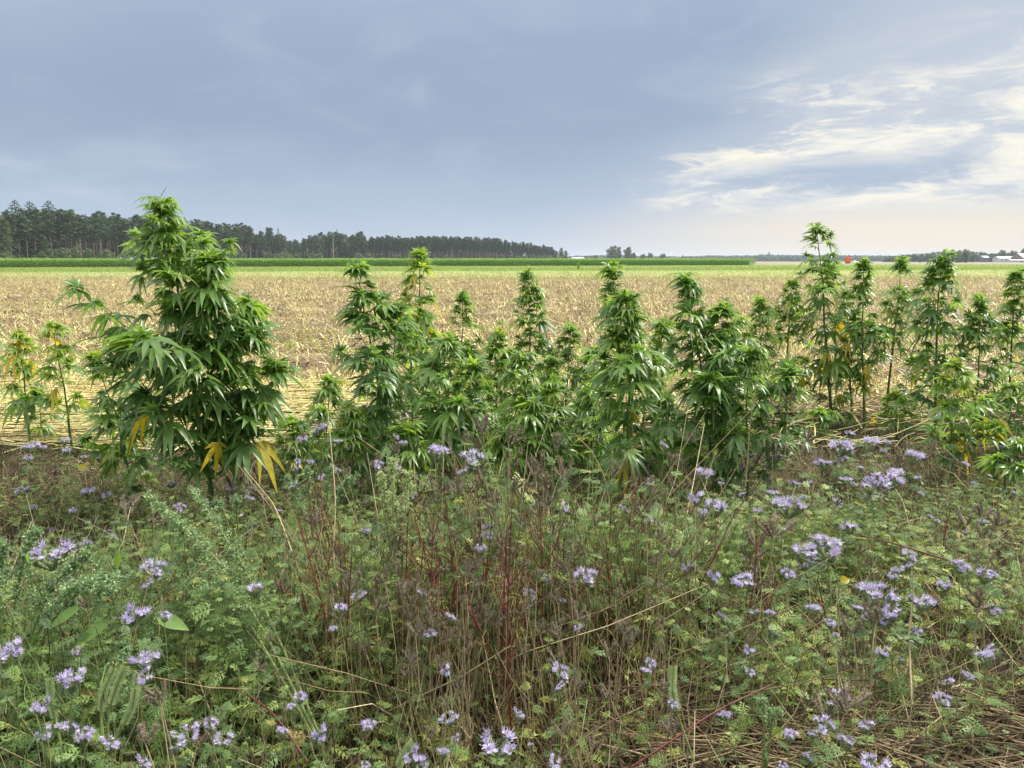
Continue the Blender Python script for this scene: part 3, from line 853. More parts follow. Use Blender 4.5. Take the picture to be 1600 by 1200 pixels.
house('greenhouse', 1592, 790, 22, 6, 2.0, .8, .0, M['wallw'], M['roofp'], 'low white greenhouse in front of the red-gabled barn', 'greenhouse', 1, 8)
house('farmhouse', 1537, 830, 7, 7, 5.0, 1.8, .1, M['slate'], M['roofp'], 'pale roof showing among the dark trees left of the sheds', 'house', 1, 2)

x, y = plan(1201, 1950); root = empty('church', (x, y, 0), 'small far church with thin pointed spire above the wooded horizon', 'church')
b = MB(); box(b, -3, 3, -3, 3, 0, 14); b.build('tower', M['slate'], root, smooth=False)
b = MB(); b.add([(-3.2, -3.2, 14), (3.2, -3.2, 14), (3.2, 3.2, 14), (-3.2, 3.2, 14), (0, 0, 27)], [(0, 1, 4), (1, 2, 4), (2, 3, 4), (3, 0, 4)]); b.build('spire', M['slate'], root, smooth=False)
b = MB(); box(b, -22, -3, -5, 5, 0, 7); b.build('nave', M['brick'], root, smooth=False)
b = MB(); gable(b, 19, 10, 7, 6); q = b.build('roof', M['slate'], root, smooth=False); q.location.x = -12.5

x, y = plan(1325, 410); root = empty('hose_reel', (x, y, .06), 'round orange-red irrigation hose reel on a wheeled trailer in the far field', 'hose reel')
def disc(mb, c, r, w, axis_y=True, seg=28, tint=.5):
    a = np.linspace(0, 2 * pi, seg, endpoint=False)
    R0 = np.stack([np.cos(a) * r, np.full(seg, -w / 2), np.sin(a) * r], 1) + c; R1 = R0 + [0, w, 0]
    V = np.concatenate([R0, R1, [np.array(c) + [0, -w / 2, 0]], [np.array(c) + [0, w / 2, 0]]]); F = []
    for i in range(seg):
        j = (i + 1) % seg; F += [(i, j, seg + j), (i, seg + j, seg + i), (i, 2 * seg, j), (seg + i, seg + j, 2 * seg + 1)]
    mb.add(V, F, tint)
b = MB()
for yy in (-.7, .7): disc(b, np.array([0, yy, 2.15]), 1.55, .08)
disc(b, np.array([0, 0, 2.15]), .5, 1.5)
b.build('reel', M['orange'], root, smooth=False)
b = MB(); disc(b, np.array([0, 0, 2.15]), 1.15, 1.25); b.build('hose', M['hose'], root, smooth=False)
b = MB(); box(b, -1.5, 1.7, -.8, -.65, .5, .7); box(b, -1.5, 1.7, .65, .8, .5, .7); box(b, 1.5, 1.7, -.65, .65, .5, .7)
tubes(b, np.array([[[-.9, s_ * .85, .6], [0, s_ * .85, 2.15], [.9, s_ * .85, .6]] for s_ in (-1, 1)]), .06, 5); b.build('frame', M['steel'], root, smooth=False)
for sx in (-.6, .7):
    for yy in (-1.05, 1.05):
        b = MB(); disc(b, np.array([sx, yy, .42]), .42, .25, seg=18); b.build('wheel', M['rubber'], root, smooth=False)

# ------------------------------------------------------------------ hemp plants
def palmate(mb, B, O, size, tint, K, up=None, n_l=7, droop=.48, mi=0):
    n = len(B)
    if n == 0: return
    lv = rng.uniform(.35, 1.7, n)
    O = nrm(O); upv = np.array([0, 0, 1.0]) + rng.normal(0, .28, (n, 3))
    Sd = nrm(np.cross(O, upv)); Nn = nrm(np.cross(Sd, O))
    ang = {7: [0, .52, -.52, 1.05, -1.05, 1.65, -1.65], 5: [0, .6, -.6, 1.25, -1.25], 9: [0, .4, -.4, .8, -.8, 1.25, -1.25, 1.8, -1.8]}[n_l]
    fac = {7: [1, .95, .95, .76, .76, .42, .42], 5: [1, .86, .86, .5, .5], 9: [1, .98, .98, .88, .88, .66, .66, .36, .36]}[n_l]
    for a, f in zip(ang, fac):
        aj = a + rng.normal(0, .09, n)
        D = O * np.cos(aj)[:, None] + Sd * np.sin(aj)[:, None] + Nn * .12
        dr = droop * lv * rng.uniform(.75, 1.25, n)
        L = size * f * rng.uniform(.88, 1.1, n)
        leaflets(mb, B, D, Nn, L, L * rng.uniform(.18, .24, n) + .002, dr, K, True, .16, prof=LANCE, tint=tint, mi=mi)
LANCE = lambda s: np.interp(s, [0, .12, .3, .5, .75, 1], [.12, .55, 1.0, .95, .5, .02])

def hemp(foot, Y, top, spread, label, leaf=.135, dens=1.0, hue=0.0, yellow=.02, bare=.12, shape=.38, seed=1, leaders=(), stemt=.4, wmin=.24, group='hemp plants in the row'):
    global rng
    keep_rng = rng; rng = np.random.default_rng(seed)
    xf, _ = at(foot, 600, Y); xt, zt = at(top[0], top[1], Y); R = spread / FOC * Y / 2
    root = empty('hemp_plant', (xf, Y, 0.0), label, 'hemp plant', group)
    sb, fb, yb = MB(), MB(), MB()
    K = 4 if Y < 5.6 else 3
    leaf = leaf * 1.15
    lb, lo, lsz, lt = [], [], [], []
    def leader(x0, y0, z0, x1, y1, z1, Rl, r0, branch_from):
        H = z1 - z0; s = np.linspace(0, 1, 12)
        wob = np.cumsum(rng.normal(0, .006, (12, 2)), 0) * np.sin(s * pi)[:, None]
        P = np.stack([x0 + (x1 - x0) * s ** (1.25 if z0 == 0 else .75) + wob[:, 0], y0 + (y1 - y0) * s + wob[:, 1], z0 + H * s ** (1.0 if z0 == 0 else 1.15)], 1)
        tubes(sb, P, r0 * (1 - s * .86), 7, stemt)
        n = int(H / .086 * dens)
        for i in range(n):
            f = 1 - (1 - (i + .5) / n) ** 1.4
            c = np.array([np.interp(f, s, P[:, j]) for j in range(3)])
            if f < branch_from and rng.random() < .8: continue
            if rng.random() < .08: continue
            g_ = f
            if g_ < shape: w = .62 + .38 * (g_ / shape)
            else: w = max(wmin, 1 - ((g_ - shape) / (1 - shape)) ** 1.25 * (1 - wmin))
            base_a = (i % 2) * pi / 2 + rng.normal(0, .35)
            for q in (0, pi):
                a = base_a + q + rng.normal(0, .2)
                l = Rl * w * rng.choice([rng.uniform(.3, .7), rng.uniform(.7, 1.02)])
                out_ = np.array([cos(a), sin(a), 0])
                sz = leaf * (.75 + .35 * sin(pi * min(1, f * 1.05))) * rng.uniform(.6, 1.22)
                if f > .93: sz *= .85
                # fan leaf on the stem
                el = rng.uniform(-.2, .55) if f < .7 else rng.uniform(.1, .9)
                o_ = out_ * cos(el) + np.array([0, 0, sin(el)])
                pet = sz * rng.uniform(.35, .6)
                tip = c + o_ * pet
                tubes(sb, np.stack([c, tip]), [.0016, .001], 3, .5)
                yl = rng.random() < yellow * (1.8 if f < .5 else .12)
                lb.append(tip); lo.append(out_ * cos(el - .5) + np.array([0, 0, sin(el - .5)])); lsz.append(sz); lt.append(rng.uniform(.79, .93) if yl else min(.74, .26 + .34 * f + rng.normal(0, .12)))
                if f > .58:      # crowded arching leaves of the upper plume
                    for _ in range(2 if f < .75 else 3):
                        aa = a + rng.normal(0, .9); ee = rng.uniform(.0, 1.15); o3 = np.array([cos(aa) * cos(ee), sin(aa) * cos(ee), sin(ee)])
                        b3 = c + o3 * sz * rng.uniform(.15, .55) + [0, 0, rng.normal(0, .02)]
                        lb.append(b3); lo.append(o3 + [0, 0, -.25]); lsz.append(sz * rng.uniform(.7, 1.0)); lt.append(min(.74, .28 + .34 * f + rng.normal(0, .1)))
                if l < .05 or f > .96: continue
                # side branch, rising and curving up
                if f > .6: l = l * (1 - (f - .6) * 1.1)
                rise = min(l * rng.uniform(.35, .95), (z1 - c[2]) * .8 + .01)
                m_ = max(1, int(l / .072))
                t = np.linspace(0, 1, 6)
                Pb = c + out_ * (l * t)[:, None] + np.array([0, 0, 1.0]) * (rise * t ** 1.5)[:, None]
                tubes(sb, Pb, .0042 * (1 - t * .75) * (l / .35) ** .4, 5, stemt + .1)
                for k in range(m_):
                    tt = (k + .7) / m_
                    pb = np.array([np.interp(tt, t, Pb[:, j]) for j in range(3)])
                    for q2 in (-1, 1):
                        aa = a + q2 * rng.uniform(.5, 1.5); ee = rng.uniform(-.3, .5)
                        o2 = np.array([cos(aa) * cos(ee), sin(aa) * cos(ee), sin(ee)])
                        s2 = sz * rng.uniform(.55, .95); p2 = pb + o2 * s2 * .4
                        if rng.random() < .4: tubes(sb, np.stack([pb, p2]), [.0012, .0008], 3, .5)
                        yl = rng.random() < yellow * (1.3 if f < .5 else .12)
                        lb.append(p2); lo.append(o2 + [0, 0, -.35]); lsz.append(s2); lt.append(rng.uniform(.77, .92) if yl else min(.74, .30 + .22 * f + .14 * tt + rng.normal(0, .13)))
                for k in range(5):
                    aa = rng.random() * 6.28; ee = rng.uniform(.1, 1.2)
                    lb.append(Pb[-1]); lo.append(np.array([cos(aa) * cos(ee), sin(aa) * cos(ee), sin(ee)])); lsz.append(sz * rng.uniform(.4, .72)); lt.append(.48 + .1 * f + rng.normal(0, .09))
        for k in range(11):     # the growing tip
            aa = k * 2.4; ee = .2 + k * .1
            lb.append(P[-1] - [0, 0, .05 * (1 - k / 11)]); lo.append(np.array([cos(aa) * cos(ee), sin(aa) * cos(ee), sin(ee)])); lsz.append(leaf * (.85 - .035 * k)); lt.append(.5 + .018 * k)
        return P
    P = leader(0, 0, 0, xt - xf, 0, zt, R, .0048 + .006 * zt, bare)
    for (hf, tpx, tpy, dY, rl) in leaders:
        x1, z1 = at(tpx, tpy, Y + dY); s = np.linspace(0, 1, 12)
        b0 = [np.interp(hf, s, P[:, j]) for j in range(3)]
        leader(b0[0], b0[1], b0[2], x1 - xf, dY, z1, R * rl, .0075, .15)
    lb = np.array(lb); lo = np.array(lo); lsz = np.array(lsz); lt = np.clip(np.array(lt) + hue * (np.array(lt) < .76), .02, 1)
    ltn = (lt <= .80) ; lt = np.where(ltn, np.minimum(lt, .79), lt)
    yel = lt > .8
    nl = rng.random(len(lb))
    for cnt, sel in ((7, nl < .62), (5, nl >= .62)):
        m_ = sel & ~yel
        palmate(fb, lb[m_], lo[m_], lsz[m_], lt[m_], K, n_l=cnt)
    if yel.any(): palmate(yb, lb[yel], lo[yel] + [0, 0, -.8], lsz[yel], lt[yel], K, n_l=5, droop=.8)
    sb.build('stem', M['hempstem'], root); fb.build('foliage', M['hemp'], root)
    if yel.any(): tag(yb.build('withered_foliage', M['hemp'], root), 'yellowed drooping leaves')
    rng = keep_rng
    return root

big = hemp(322, 4.3, (250, 318), 300, 'tallest bushy hemp plant at the left, spreading over several leaders', leaf=.165, dens=1.08, hue=.0, yellow=.008, shape=.50, seed=21,
           leaders=((.30, 330, 400, -.1, .36), (.22, 390, 478, .15, .34), (.24, 190, 530, .1, .40), (.16, 436, 570, .1, .30)), bare=.16, wmin=.42)
hemp(200, 4.7, (150, 560), 150, 'low leafy hemp plant tucked under the left side of the tallest plant', leaf=.15, hue=.05, seed=22, bare=.1)
hemp(104, 5.9, (82, 508), 75, 'slender young hemp plant standing alone on the laid straw at the left', leaf=.14, dens=.7, hue=.12, yellow=.06, bare=.4, seed=23)
hemp(38, 6.1, (28, 520), 80, 'thin pale hemp seedling, leftmost in the straw', leaf=.14, dens=.7, hue=.14, yellow=.02, bare=.35, seed=24)
hemp(-42, 5.2, (-30, 492), 60, 'hemp leaves reaching in at the left frame edge', leaf=.15, hue=-.02, dens=.7, seed=25, bare=.5)
hemp(604, 4.9, (558, 418), 165, 'dark hemp plant with drooping pointed top left of the centre', leaf=.15, hue=-.08, yellow=.015, shape=.42, seed=26, leaders=((.35, 618, 480, .1, .5),))
hemp(664, 6.3, (655, 395), 96, 'light green slender hemp plant rising behind the dark one', leaf=.15, dens=.9, hue=.10, yellow=.01, bare=.25, seed=127)
hemp(716, 6.1, (722, 462), 90, 'mid-green narrow hemp plant just right of the light slender one', leaf=.13, hue=-.02, yellow=.02, bare=.2, seed=28)
hemp(672, 4.8, (700, 530), 150, 'broad low hemp plant in front between the dark one and the centre', leaf=.145, hue=.0, seed=29, leaders=((.3, 740, 570, 0, .5),))
hemp(832, 6.3, (824, 425), 84, 'narrow hemp plant with a spire-like top near the centre', leaf=.125, dens=1.05, hue=-.03, yellow=.03, bare=.10, shape=.3, wmin=.4, seed=30)
hemp(818, 4.7, (815, 556), 135, 'low fresh green hemp plant below the narrow spire-like one', leaf=.14, hue=.07, seed=31, leaders=((.2, 862, 600, .1, .6),))
hemp(882, 6.3, (892, 512), 100, 'small yellowing hemp plant between the centre plants', leaf=.125, hue=.0, yellow=.08, bare=.06, seed=32)
hemp(770, 5.6, (760, 600), 90, 'short hemp plant half hidden right of the broad low one', leaf=.13, hue=.0, yellow=.03, seed=33)
hemp(965, 5.9, (956, 422), 62, 'slim hemp plant peeking up behind the upright central one', leaf=.13, dens=1.0, hue=-.02, bare=.35, wmin=.3, seed=34)
hemp(986, 4.5, (978, 462), 165, 'upright hemp plant with a straight thick stem right of the centre', leaf=.15, hue=-.0, yellow=.01, shape=.35, seed=35, bare=.1)
hemp(1125, 4.8, (1072, 436), 150, 'dense dark hemp plant with a domed top right of the straight-stemmed one', leaf=.15, hue=-.06, yellow=.005, shape=.4, seed=36, leaders=((.3, 1130, 480, .1, .6),))
hemp(1178, 4.6, (1172, 548), 190, 'wide bushy hemp plant spreading to the right of the domed one', leaf=.145, hue=-.03, shape=.3, seed=37, leaders=((.25, 1235, 575, .05, .6), (.2, 1110, 590, -.1, .5)))
hemp(1190, 6.9, (1188, 468), 62, 'small hemp plant with yellow lower leaves behind the bushy one', leaf=.13, dens=.8, hue=.05, yellow=.16, bare=.3, seed=38)
hemp(1303, 7.1, (1276, 356), 125, 'tall slim hemp plant with a dark windswept top on the right', leaf=.15, hue=-.02, yellow=.10, shape=.45, seed=39, bare=.14, wmin=.42, stemt=.75)
hemp(1232, 7.2, (1238, 440), 85, 'yellowing hemp plant left of the tall windswept one', leaf=.14, dens=.8, hue=.04, yellow=.20, bare=.25, seed=40)
hemp(1356, 7.0, (1350, 410), 72, 'hemp plant with yellow lower leaves right of the tall windswept one', leaf=.14, hue=.0, yellow=.14, bare=.25, seed=41, stemt=.75)
hemp(1388, 7.2, (1408, 408), 90, 'leaning hemp plant with a bare blackish stem on the right', leaf=.14, hue=-.03, yellow=.10, bare=.4, seed=42, stemt=.8)
hemp(1468, 6.7, (1472, 402), 125, 'dark hemp plant with pointed top, third from the right edge', leaf=.145, hue=-.05, yellow=.03, shape=.45, seed=43)
hemp(1528, 6.7, (1532, 470), 100, 'dark bushy hemp plant near the right edge', leaf=.14, hue=-.07, yellow=.04, seed=44)
hemp(1582, 6.9, (1588, 426), 75, 'slim hemp plant touching the right frame edge', leaf=.14, hue=.0, yellow=.06, bare=.3, seed=45)
hemp(1500, 5.3, (1494, 566), 135, 'fresh light green hemp bush in front on the right', leaf=.13, hue=.1, yellow=.01, shape=.3, seed=46, leaders=((.2, 1555, 660, 0, .5),))
hemp(1640, 6.0, (1640, 520), 120, 'hemp plant mostly beyond the right frame edge', leaf=.14, hue=-.03, seed=47)
hemp(505, 5.3, (502, 640), 60, 'small hemp plant at the foot of the dark left-centre one', leaf=.13, hue=.02, seed=48)
hemp(905, 5.4, (915, 610), 80, 'short hemp plant in the gap left of the straight-stemmed one', leaf=.13, hue=.02, yellow=.03, seed=49)
hemp(1420, 7.6, (1428, 560), 70, 'small hemp plant low between the leaning one and the dark pointed one', leaf=.13, hue=.0, yellow=.05, seed=50)
hemp(1335, 7.4, (1322, 455), 62, 'thin hemp plant behind the tall windswept one', leaf=.13, hue=.02, yellow=.15, seed=51, bare=.3)
for k, (fx, tx, ty, Yh, sp_, lab) in enumerate([
    (462, 455, 655, 5.2, 80, 'low hemp seedling right of the tallest plant'), (548, 545, 640, 4.6, 90, 'leafy young hemp at the foot of the dark left-centre plant'),
    (640, 636, 668, 4.5, 90, 'low hemp between the dark plant and the broad bright flower'), (745, 742, 640, 4.9, 90, 'low hemp right of the broad low plant'),
    (790, 792, 672, 4.5, 80, 'low hemp left of the fresh green centre plant'), (862, 868, 640, 4.8, 90, 'leafy low hemp right of the fresh green centre plant'),
    (930, 935, 655, 4.9, 80, 'low hemp just left of the straight-stemmed plant'), (1045, 1042, 620, 5.0, 80, 'low hemp filling the gap before the domed plant'),
    (1280, 1282, 640, 6.4, 70, 'low yellow-green hemp under the tall windswept plant'), (1405, 1400, 615, 6.6, 80, 'low hemp under the leaning bare-stemmed plant'),
    (1585, 1582, 600, 5.8, 90, 'low bushy hemp near the right frame edge'), (500, 512, 590, 5.8, 70, 'slender hemp seedling left of the dark plant'),
    (600, 596, 560, 5.7, 80, 'hemp seedling behind the dark left-centre plant'), (1010, 1012, 560, 5.5, 60, 'hemp seedling behind the straight-stemmed plant'),
    (1590, 1595, 690, 4.9, 90, 'low hemp before the right frame edge'), (785, 780, 520, 5.9, 70, 'mid-height hemp left of the narrow spire-like plant'), (858, 862, 560, 5.8, 70, 'mid-height hemp right of the narrow spire-like plant'),
    (925, 928, 545, 5.6, 80, 'mid-height hemp left of the slim peeking plant'), (1030, 1034, 505, 5.6, 80, 'mid-height hemp before the gap left of the domed plant'),
    (1150, 1156, 500, 5.8, 80, 'mid-height hemp right of the domed plant'), (640, 634, 500, 5.7, 70, 'mid-height hemp right of the dark left-centre plant'),
    (60, 58, 610, 6.3, 60, 'tiny hemp in the laid straw at the left')]):
    hemp(fx, Yh, (tx, ty), sp_, lab, leaf=.125, dens=1.1, hue=.06, yellow=.03, bare=.05, seed=70 + k, shape=.5, wmin=.4)
# the broad yellow leaf hanging low on the tallest plant
yb = MB(); xw, zw = at(343, 692, 4.15); r0 = big.location
palmate(yb, np.array([[xw - r0.x, 4.15 - r0.y, zw]]), np.array([[.03, -.3, -1.0]]), np.array([.22]), np.array([.87]), 5, n_l=5, droop=.1)
tag(yb.build('yellow_leaf', M['hemp'], big), 'large bright yellow leaf hanging by the stem')

# ------------------------------------------------------------------ weeds
def pinnate(mb, B, D, N, L, pairs=6, K=2, wide=.42, tint=.4, droop=.35, lobes=True):
    """feather-cut leaves: arrays of n leaves"""
    n = len(B); D = nrm(D); Sd = nrm(np.cross(D, N)); N2 = np.cross(Sd, D)
    s = np.linspace(.22, 1, pairs + 1)
    def ctr(t): return B + D * (L * t)[:, None] - np.array([0, 0, 1.0]) * (droop * L * t * t)[:, None]
    leaflets(mb, B, D, N, L, L * .02 + .0008, droop, 3, False, 0, prof=lambda s: 1 - .5 * s, tint=tint)
    for i, t in enumerate(s):
        w = wide * sin(pi * (.18 + .72 * (1 - (1 - t) ** 1.2))) if t < 1 else wide * .5
        c = ctr(np.full(n, t)); tv = D - np.array([0, 0, 2.0]) * (droop * t); tv = nrm(tv)
        for q in ((-1, 1) if t < 1 else (0,)):
            d = tv * (.55 if q else 1) + Sd * q + N2 * .15 + rng.normal(0, .12, (n, 3)); l = L * w * rng.uniform(.7, 1.1, n)
            leaflets(mb, c, d, N2, l, l * .32, .25, K, False, 0, tint=tint)
            if lobes and q:
                dn = nrm(d)
                for f, q2 in ((.35, 1), (.6, -1)):
                    leaflets(mb, c + dn * (l * f)[:, None], dn * .6 + q2 * nrm(np.cross(dn, N2)), N2, l * .38, l * .2, .1, 1, False, 0, prof=lambda s: 1 - .8 * s, tint=tint)

def curve(b, e, bend, K=6):
    t = np.linspace(0, 1, K)[:, None]
    return b * (1 - t) + e * t + np.asarray(bend) * np.sin(t * pi)

def sprig(h, nleaf, L, seed, far=False, tint=(.15, .55), st=.2, stemr=.0016):
    global rng
    kr = rng; rng = np.random.default_rng(seed)
    mb = MB(); lean = rng.normal(0, .18 * h, 2)
    P = curve(np.zeros(3), np.array([lean[0], lean[1], h]), rng.normal(0, .05 * h, 3))
    tubes(mb, P, stemr * np.linspace(1.2, .5, 6), 3, st, mi=1)
    f = np.linspace(.05, .97, nleaf); t_ = np.linspace(0, 1, 6)
    B = np.stack([np.interp(f, t_, P[:, j]) for j in range(3)], 1)
    a = np.arange(nleaf) * 2.4 + rng.random(nleaf); el = rng.uniform(.0, .8, nleaf)
    D = np.stack([np.cos(a) * np.cos(el), np.sin(a) * np.cos(el), np.sin(el)], 1)
    LL = L * (1.1 - .5 * f) * rng.uniform(.8, 1.2, nleaf)
    pinnate(mb, B, D, np.tile([0, 0, 1.0], (nleaf, 1)) + rng.normal(0, .3, (nleaf, 3)), LL, 5 if not far else 4, 1 if far else 2,
            tint=rng.uniform(tint[0], tint[1], nleaf), lobes=not far)
    rng = kr
    return mb.arrays()

def Hc(x, y):
    """height of the weed canopy over the ground"""
    h = .24 + .46 * np.exp(-((x - .0) / .95) ** 2 - ((y - 2.85) / .55) ** 2) + .26 * np.exp(-((x + 1.5) / .7) ** 2 - ((y - 2.5) / .7) ** 2)
    h = h * (1 + .22 * soft(x, y, 4.5, 19)) + .16 * np.exp(-((x - 1.2) / .8) ** 2 - ((y - 3.6) / .8) ** 2) + .05 * soft(x, y, 1.6, 9)
    return np.where(y > 5.2, h * .75, h)

gb = MB()
NEAR_T = [sprig(.26, 7, .062, 300 + k, tint=(.1, .5)) for k in range(5)] + [sprig(.24, 6, .07, 320 + k, tint=(.35, .78)) for k in range(3)]
TALL_T = [sprig(.55, 10, .062, 330 + k, tint=(.1, .6)) for k in range(4)] + [sprig(.5, 7, .07, 340, tint=(.6, .95))]
FAR_T = [sprig(.2, 6, .09, 350 + k, far=True, tint=(.1, .5)) for k in range(4)]
def cover(tpls, n, y0, y1, p, hh, cond=None, dtm=0.0):
    X, Y = polar_scatter(n, y0, y1, p, 1.08)
    k = np.ones(n, bool)
    dens = soft(X, Y, 2.4, 21) + rng.normal(0, .35, n)
    k &= dens > -.22
    if cond is not None: k &= cond(X, Y)
    X, Y = X[k], Y[k]; n = len(X); H = Hc(X, Y)
    sc = H / hh * rng.uniform(.75, 1.15, n)
    sc3 = np.stack([np.clip(sc, .6, 1.5), np.clip(sc, .6, 1.5), sc], 1)
    idx = rng.integers(0, len(tpls), n)
    dt = .20 * soft(X, Y, 1.9, 31) + rng.normal(0, .09, n) + dtm
    for i, tp in enumerate(tpls):
        m_ = idx == i
        if m_.sum() == 0: continue
        scatter(gb, tp, np.stack([X[m_], Y[m_], bumpy(X[m_], Y[m_]) - .005], 1), rng.random(m_.sum()) * 6.28, sc3[m_], rng.normal(0, .28, (m_.sum(), 2)), dt[m_])
cover(NEAR_T, 4300, 1.45, 4.6, .9, .27, lambda x, y: ~((x > .5) & (y < 2.35) & (rng.random(len(x)) < .62)) & ~((np.abs(x - .05) < .62) & (y < 2.75) & (rng.random(len(x)) < .55)))
cover(TALL_T, 1450, 1.9, 4.2, .7, .56, lambda x, y: Hc(x, y) > .36)
cover(FAR_T, 3600, 4.3, 7.8, .8, .27, lambda x, y: rng.random(len(x)) < np.where(x < -.6, .55, .72))
# thin upright grass and wiry stems between them
n = 14000
X, Y = polar_scatter(n, 1.5, 7.2, .5); H = Hc(X, Y) * rng.uniform(.35, 1.05, n)
D = rng.normal(size=(n, 3)) * [.42, .42, 0] + [0, 0, 1]
leaflets(gb, np.stack([X, Y, bumpy(X, Y)], 1), D, rng.normal(size=(n, 3)), H, rng.uniform(.002, .006, n), rng.uniform(0, .5, n), 3, False, 0, prof=lambda s: 1 - .85 * s,
         tint=np.clip(rng.normal(.5, .25, n), 0, 1))
tag(gb.build('ground_weeds', [M['weed'], M['wstem']], smooth=False), 'tangled low green weeds with feathery leaves covering the near ground', 'weeds', kind='stuff')

# wiry dead stems standing and leaning in the weeds
mb = MB(); n = 12500
X, Y = polar_scatter(n, 1.6, 6.5, .4); H = Hc(X, Y) * rng.uniform(.4, 1.2, n)
k = (np.abs(X) < .75) & (Y < 4) | (rng.random(n) < .5); X, Y, H = X[k], Y[k], H[k]; n = len(X)
az = rng.random(n) * 6.28; tl = np.minimum(np.abs(rng.normal(0, .6, n)), np.where(Y < 2.3, .6, .95))
E = np.stack([X + np.cos(az) * np.tan(np.clip(tl, 0, 1.15)) * H, Y + np.sin(az) * np.tan(np.clip(tl, 0, 1.15)) * H, H], 1)
B = np.stack([X, Y, np.zeros(n)], 1)
P = np.stack([B, B * .66 + E * .34 + rng.normal(0, .015, (n, 3)), B * .33 + E * .67 + rng.normal(0, .015, (n, 3)), E], 1)
tubes(mb, P, rng.uniform(.0010, .0028, n)[:, None] * np.array([1.2, 1, .8, .5]), 3, np.clip(rng.normal(.55, .28, n), 0, 1))
tag(mb.build('dead_stems', M['dry']), 'thin tan and brown dead stems standing tangled in the weeds', 'dead stems', kind='stuff')

# ---- phacelia heads
def coil(mb, ang, rad, up, tint, r=.0065, curl=1.0, mi=0, fz=70):
    """one curled caterpillar-like seed coil; returns its path"""
    t = np.linspace(0, 1, 9)
    rr = rad * (.15 + .85 * np.sin(t * 1.75) * 1.0)
    z = up * (t ** .9) - curl * .022 * np.clip(t - .7, 0, 1) ** 1 * 3
    P = np.stack([np.cos(ang) * rr, np.sin(ang) * rr, z], 1)
    tubes(mb, P, r * np.array([.35, .7, .95, 1.05, 1.1, 1.1, 1.0, .85, .4]), 6, tint, mi)
    s = rng.random(fz); B = np.stack([np.interp(s, t, P[:, j]) for j in range(3)], 1)
    D = nrm(rng.normal(size=(fz, 3)))
    leaflets(mb, B + D * r * .7, D + [0, 0, .3], rng.normal(size=(fz, 3)), rng.uniform(.006, .013, fz), .0024, 0, 1, False, 0, prof=lambda s: 1 - .8 * s, tint=np.clip(tint + rng.normal(0, .2, fz), 0, 1), mi=mi)
    return P

def head_mesh(seed, flowers=26, w=.036, ncoil=5, dry=False, up=.055):
    global rng
    kr = rng; rng = np.random.default_rng(seed)
    mb = MB()
    a0 = rng.random() * 6.28; tips = []
    for k in range(ncoil):
        P = coil(mb, a0 + k * 2 * pi / ncoil + rng.normal(0, .2), w * rng.uniform(.55, 1.0), up * rng.uniform(.8, 1.15), (.75 if dry else .3) + rng.normal(0, .1), r=.0060 if not dry else .0048, curl=1.0, fz=80 if not dry else 170)
        tips.append(P)
    if flowers:
        n = flowers; k = rng.integers(0, ncoil, n); T = np.array(tips); f = rng.uniform(.55, 1, n)
        idx = np.clip((f * 8).astype(int), 0, 8); B = T[k, idx] + rng.normal(0, .005, (n, 3)) + [0, 0, .006]
        ax = nrm(nrm(B * [1, 1, 0] + 1e-5) * .5 + [0, 0, 1] + rng.normal(0, .3, (n, 3)))
        t1 = nrm(np.cross(ax, [1, .3, .2])); t2 = np.cross(ax, t1)
        tn = np.clip(rng.normal(.5, .25, n), 0, 1)
        for j in range(5):
            a = j * 2 * pi / 5; d = t1 * cos(a) + t2 * sin(a) + ax * .55
            leaflets(mb, B, d, ax - (t1 * cos(a) + t2 * sin(a)) * .4, .0082, .0068, 0, 2, False, 0, prof=lambda s: np.interp(s, [0, .5, 1], [.4, 1, .5]), tint=tn, mi=1)
            d = t1 * cos(a + .6) * .8 + t2 * sin(a + .6) * .8 + ax
            leaflets(mb, B, d, t1, rng.uniform(.014, .021, n), .0015, -.1, 1, False, 0, prof=lambda s: np.ones_like(s), tint=np.clip(tn + .15, 0, 1), mi=1)
    rng = kr
    V, F, T, MI = mb.arrays(); parts_ = []
    for q, nm, mt in ((0, 'flower_head' if flowers else 'seed_head', M['fuzz']), (1, 'blossom', M['petal'])):
        f_ = F[MI == q]
        if len(f_) == 0: parts_.append(None); continue
        u, inv = np.unique(f_, return_inverse=True); w_ = MB(); w_.add(V[u], inv.reshape(-1, 3), T[u]); parts_.append(w_.mesh(nm, mt))
    return parts_

HEADS = [head_mesh(400 + k, flowers=[24, 34, 44, 18, 30, 12][k], w=[.03, .038, .045, .026, .036, .024][k], ncoil=[4, 5, 6, 4, 5, 3][k]) for k in range(6)]
DRYH = [head_mesh(420 + k, flowers=0, w=[.034, .040, .026, .046][k], ncoil=[3, 5, 3, 4][k], dry=True, up=[.07, .06, .08, .09][k]) for k in range(4)]

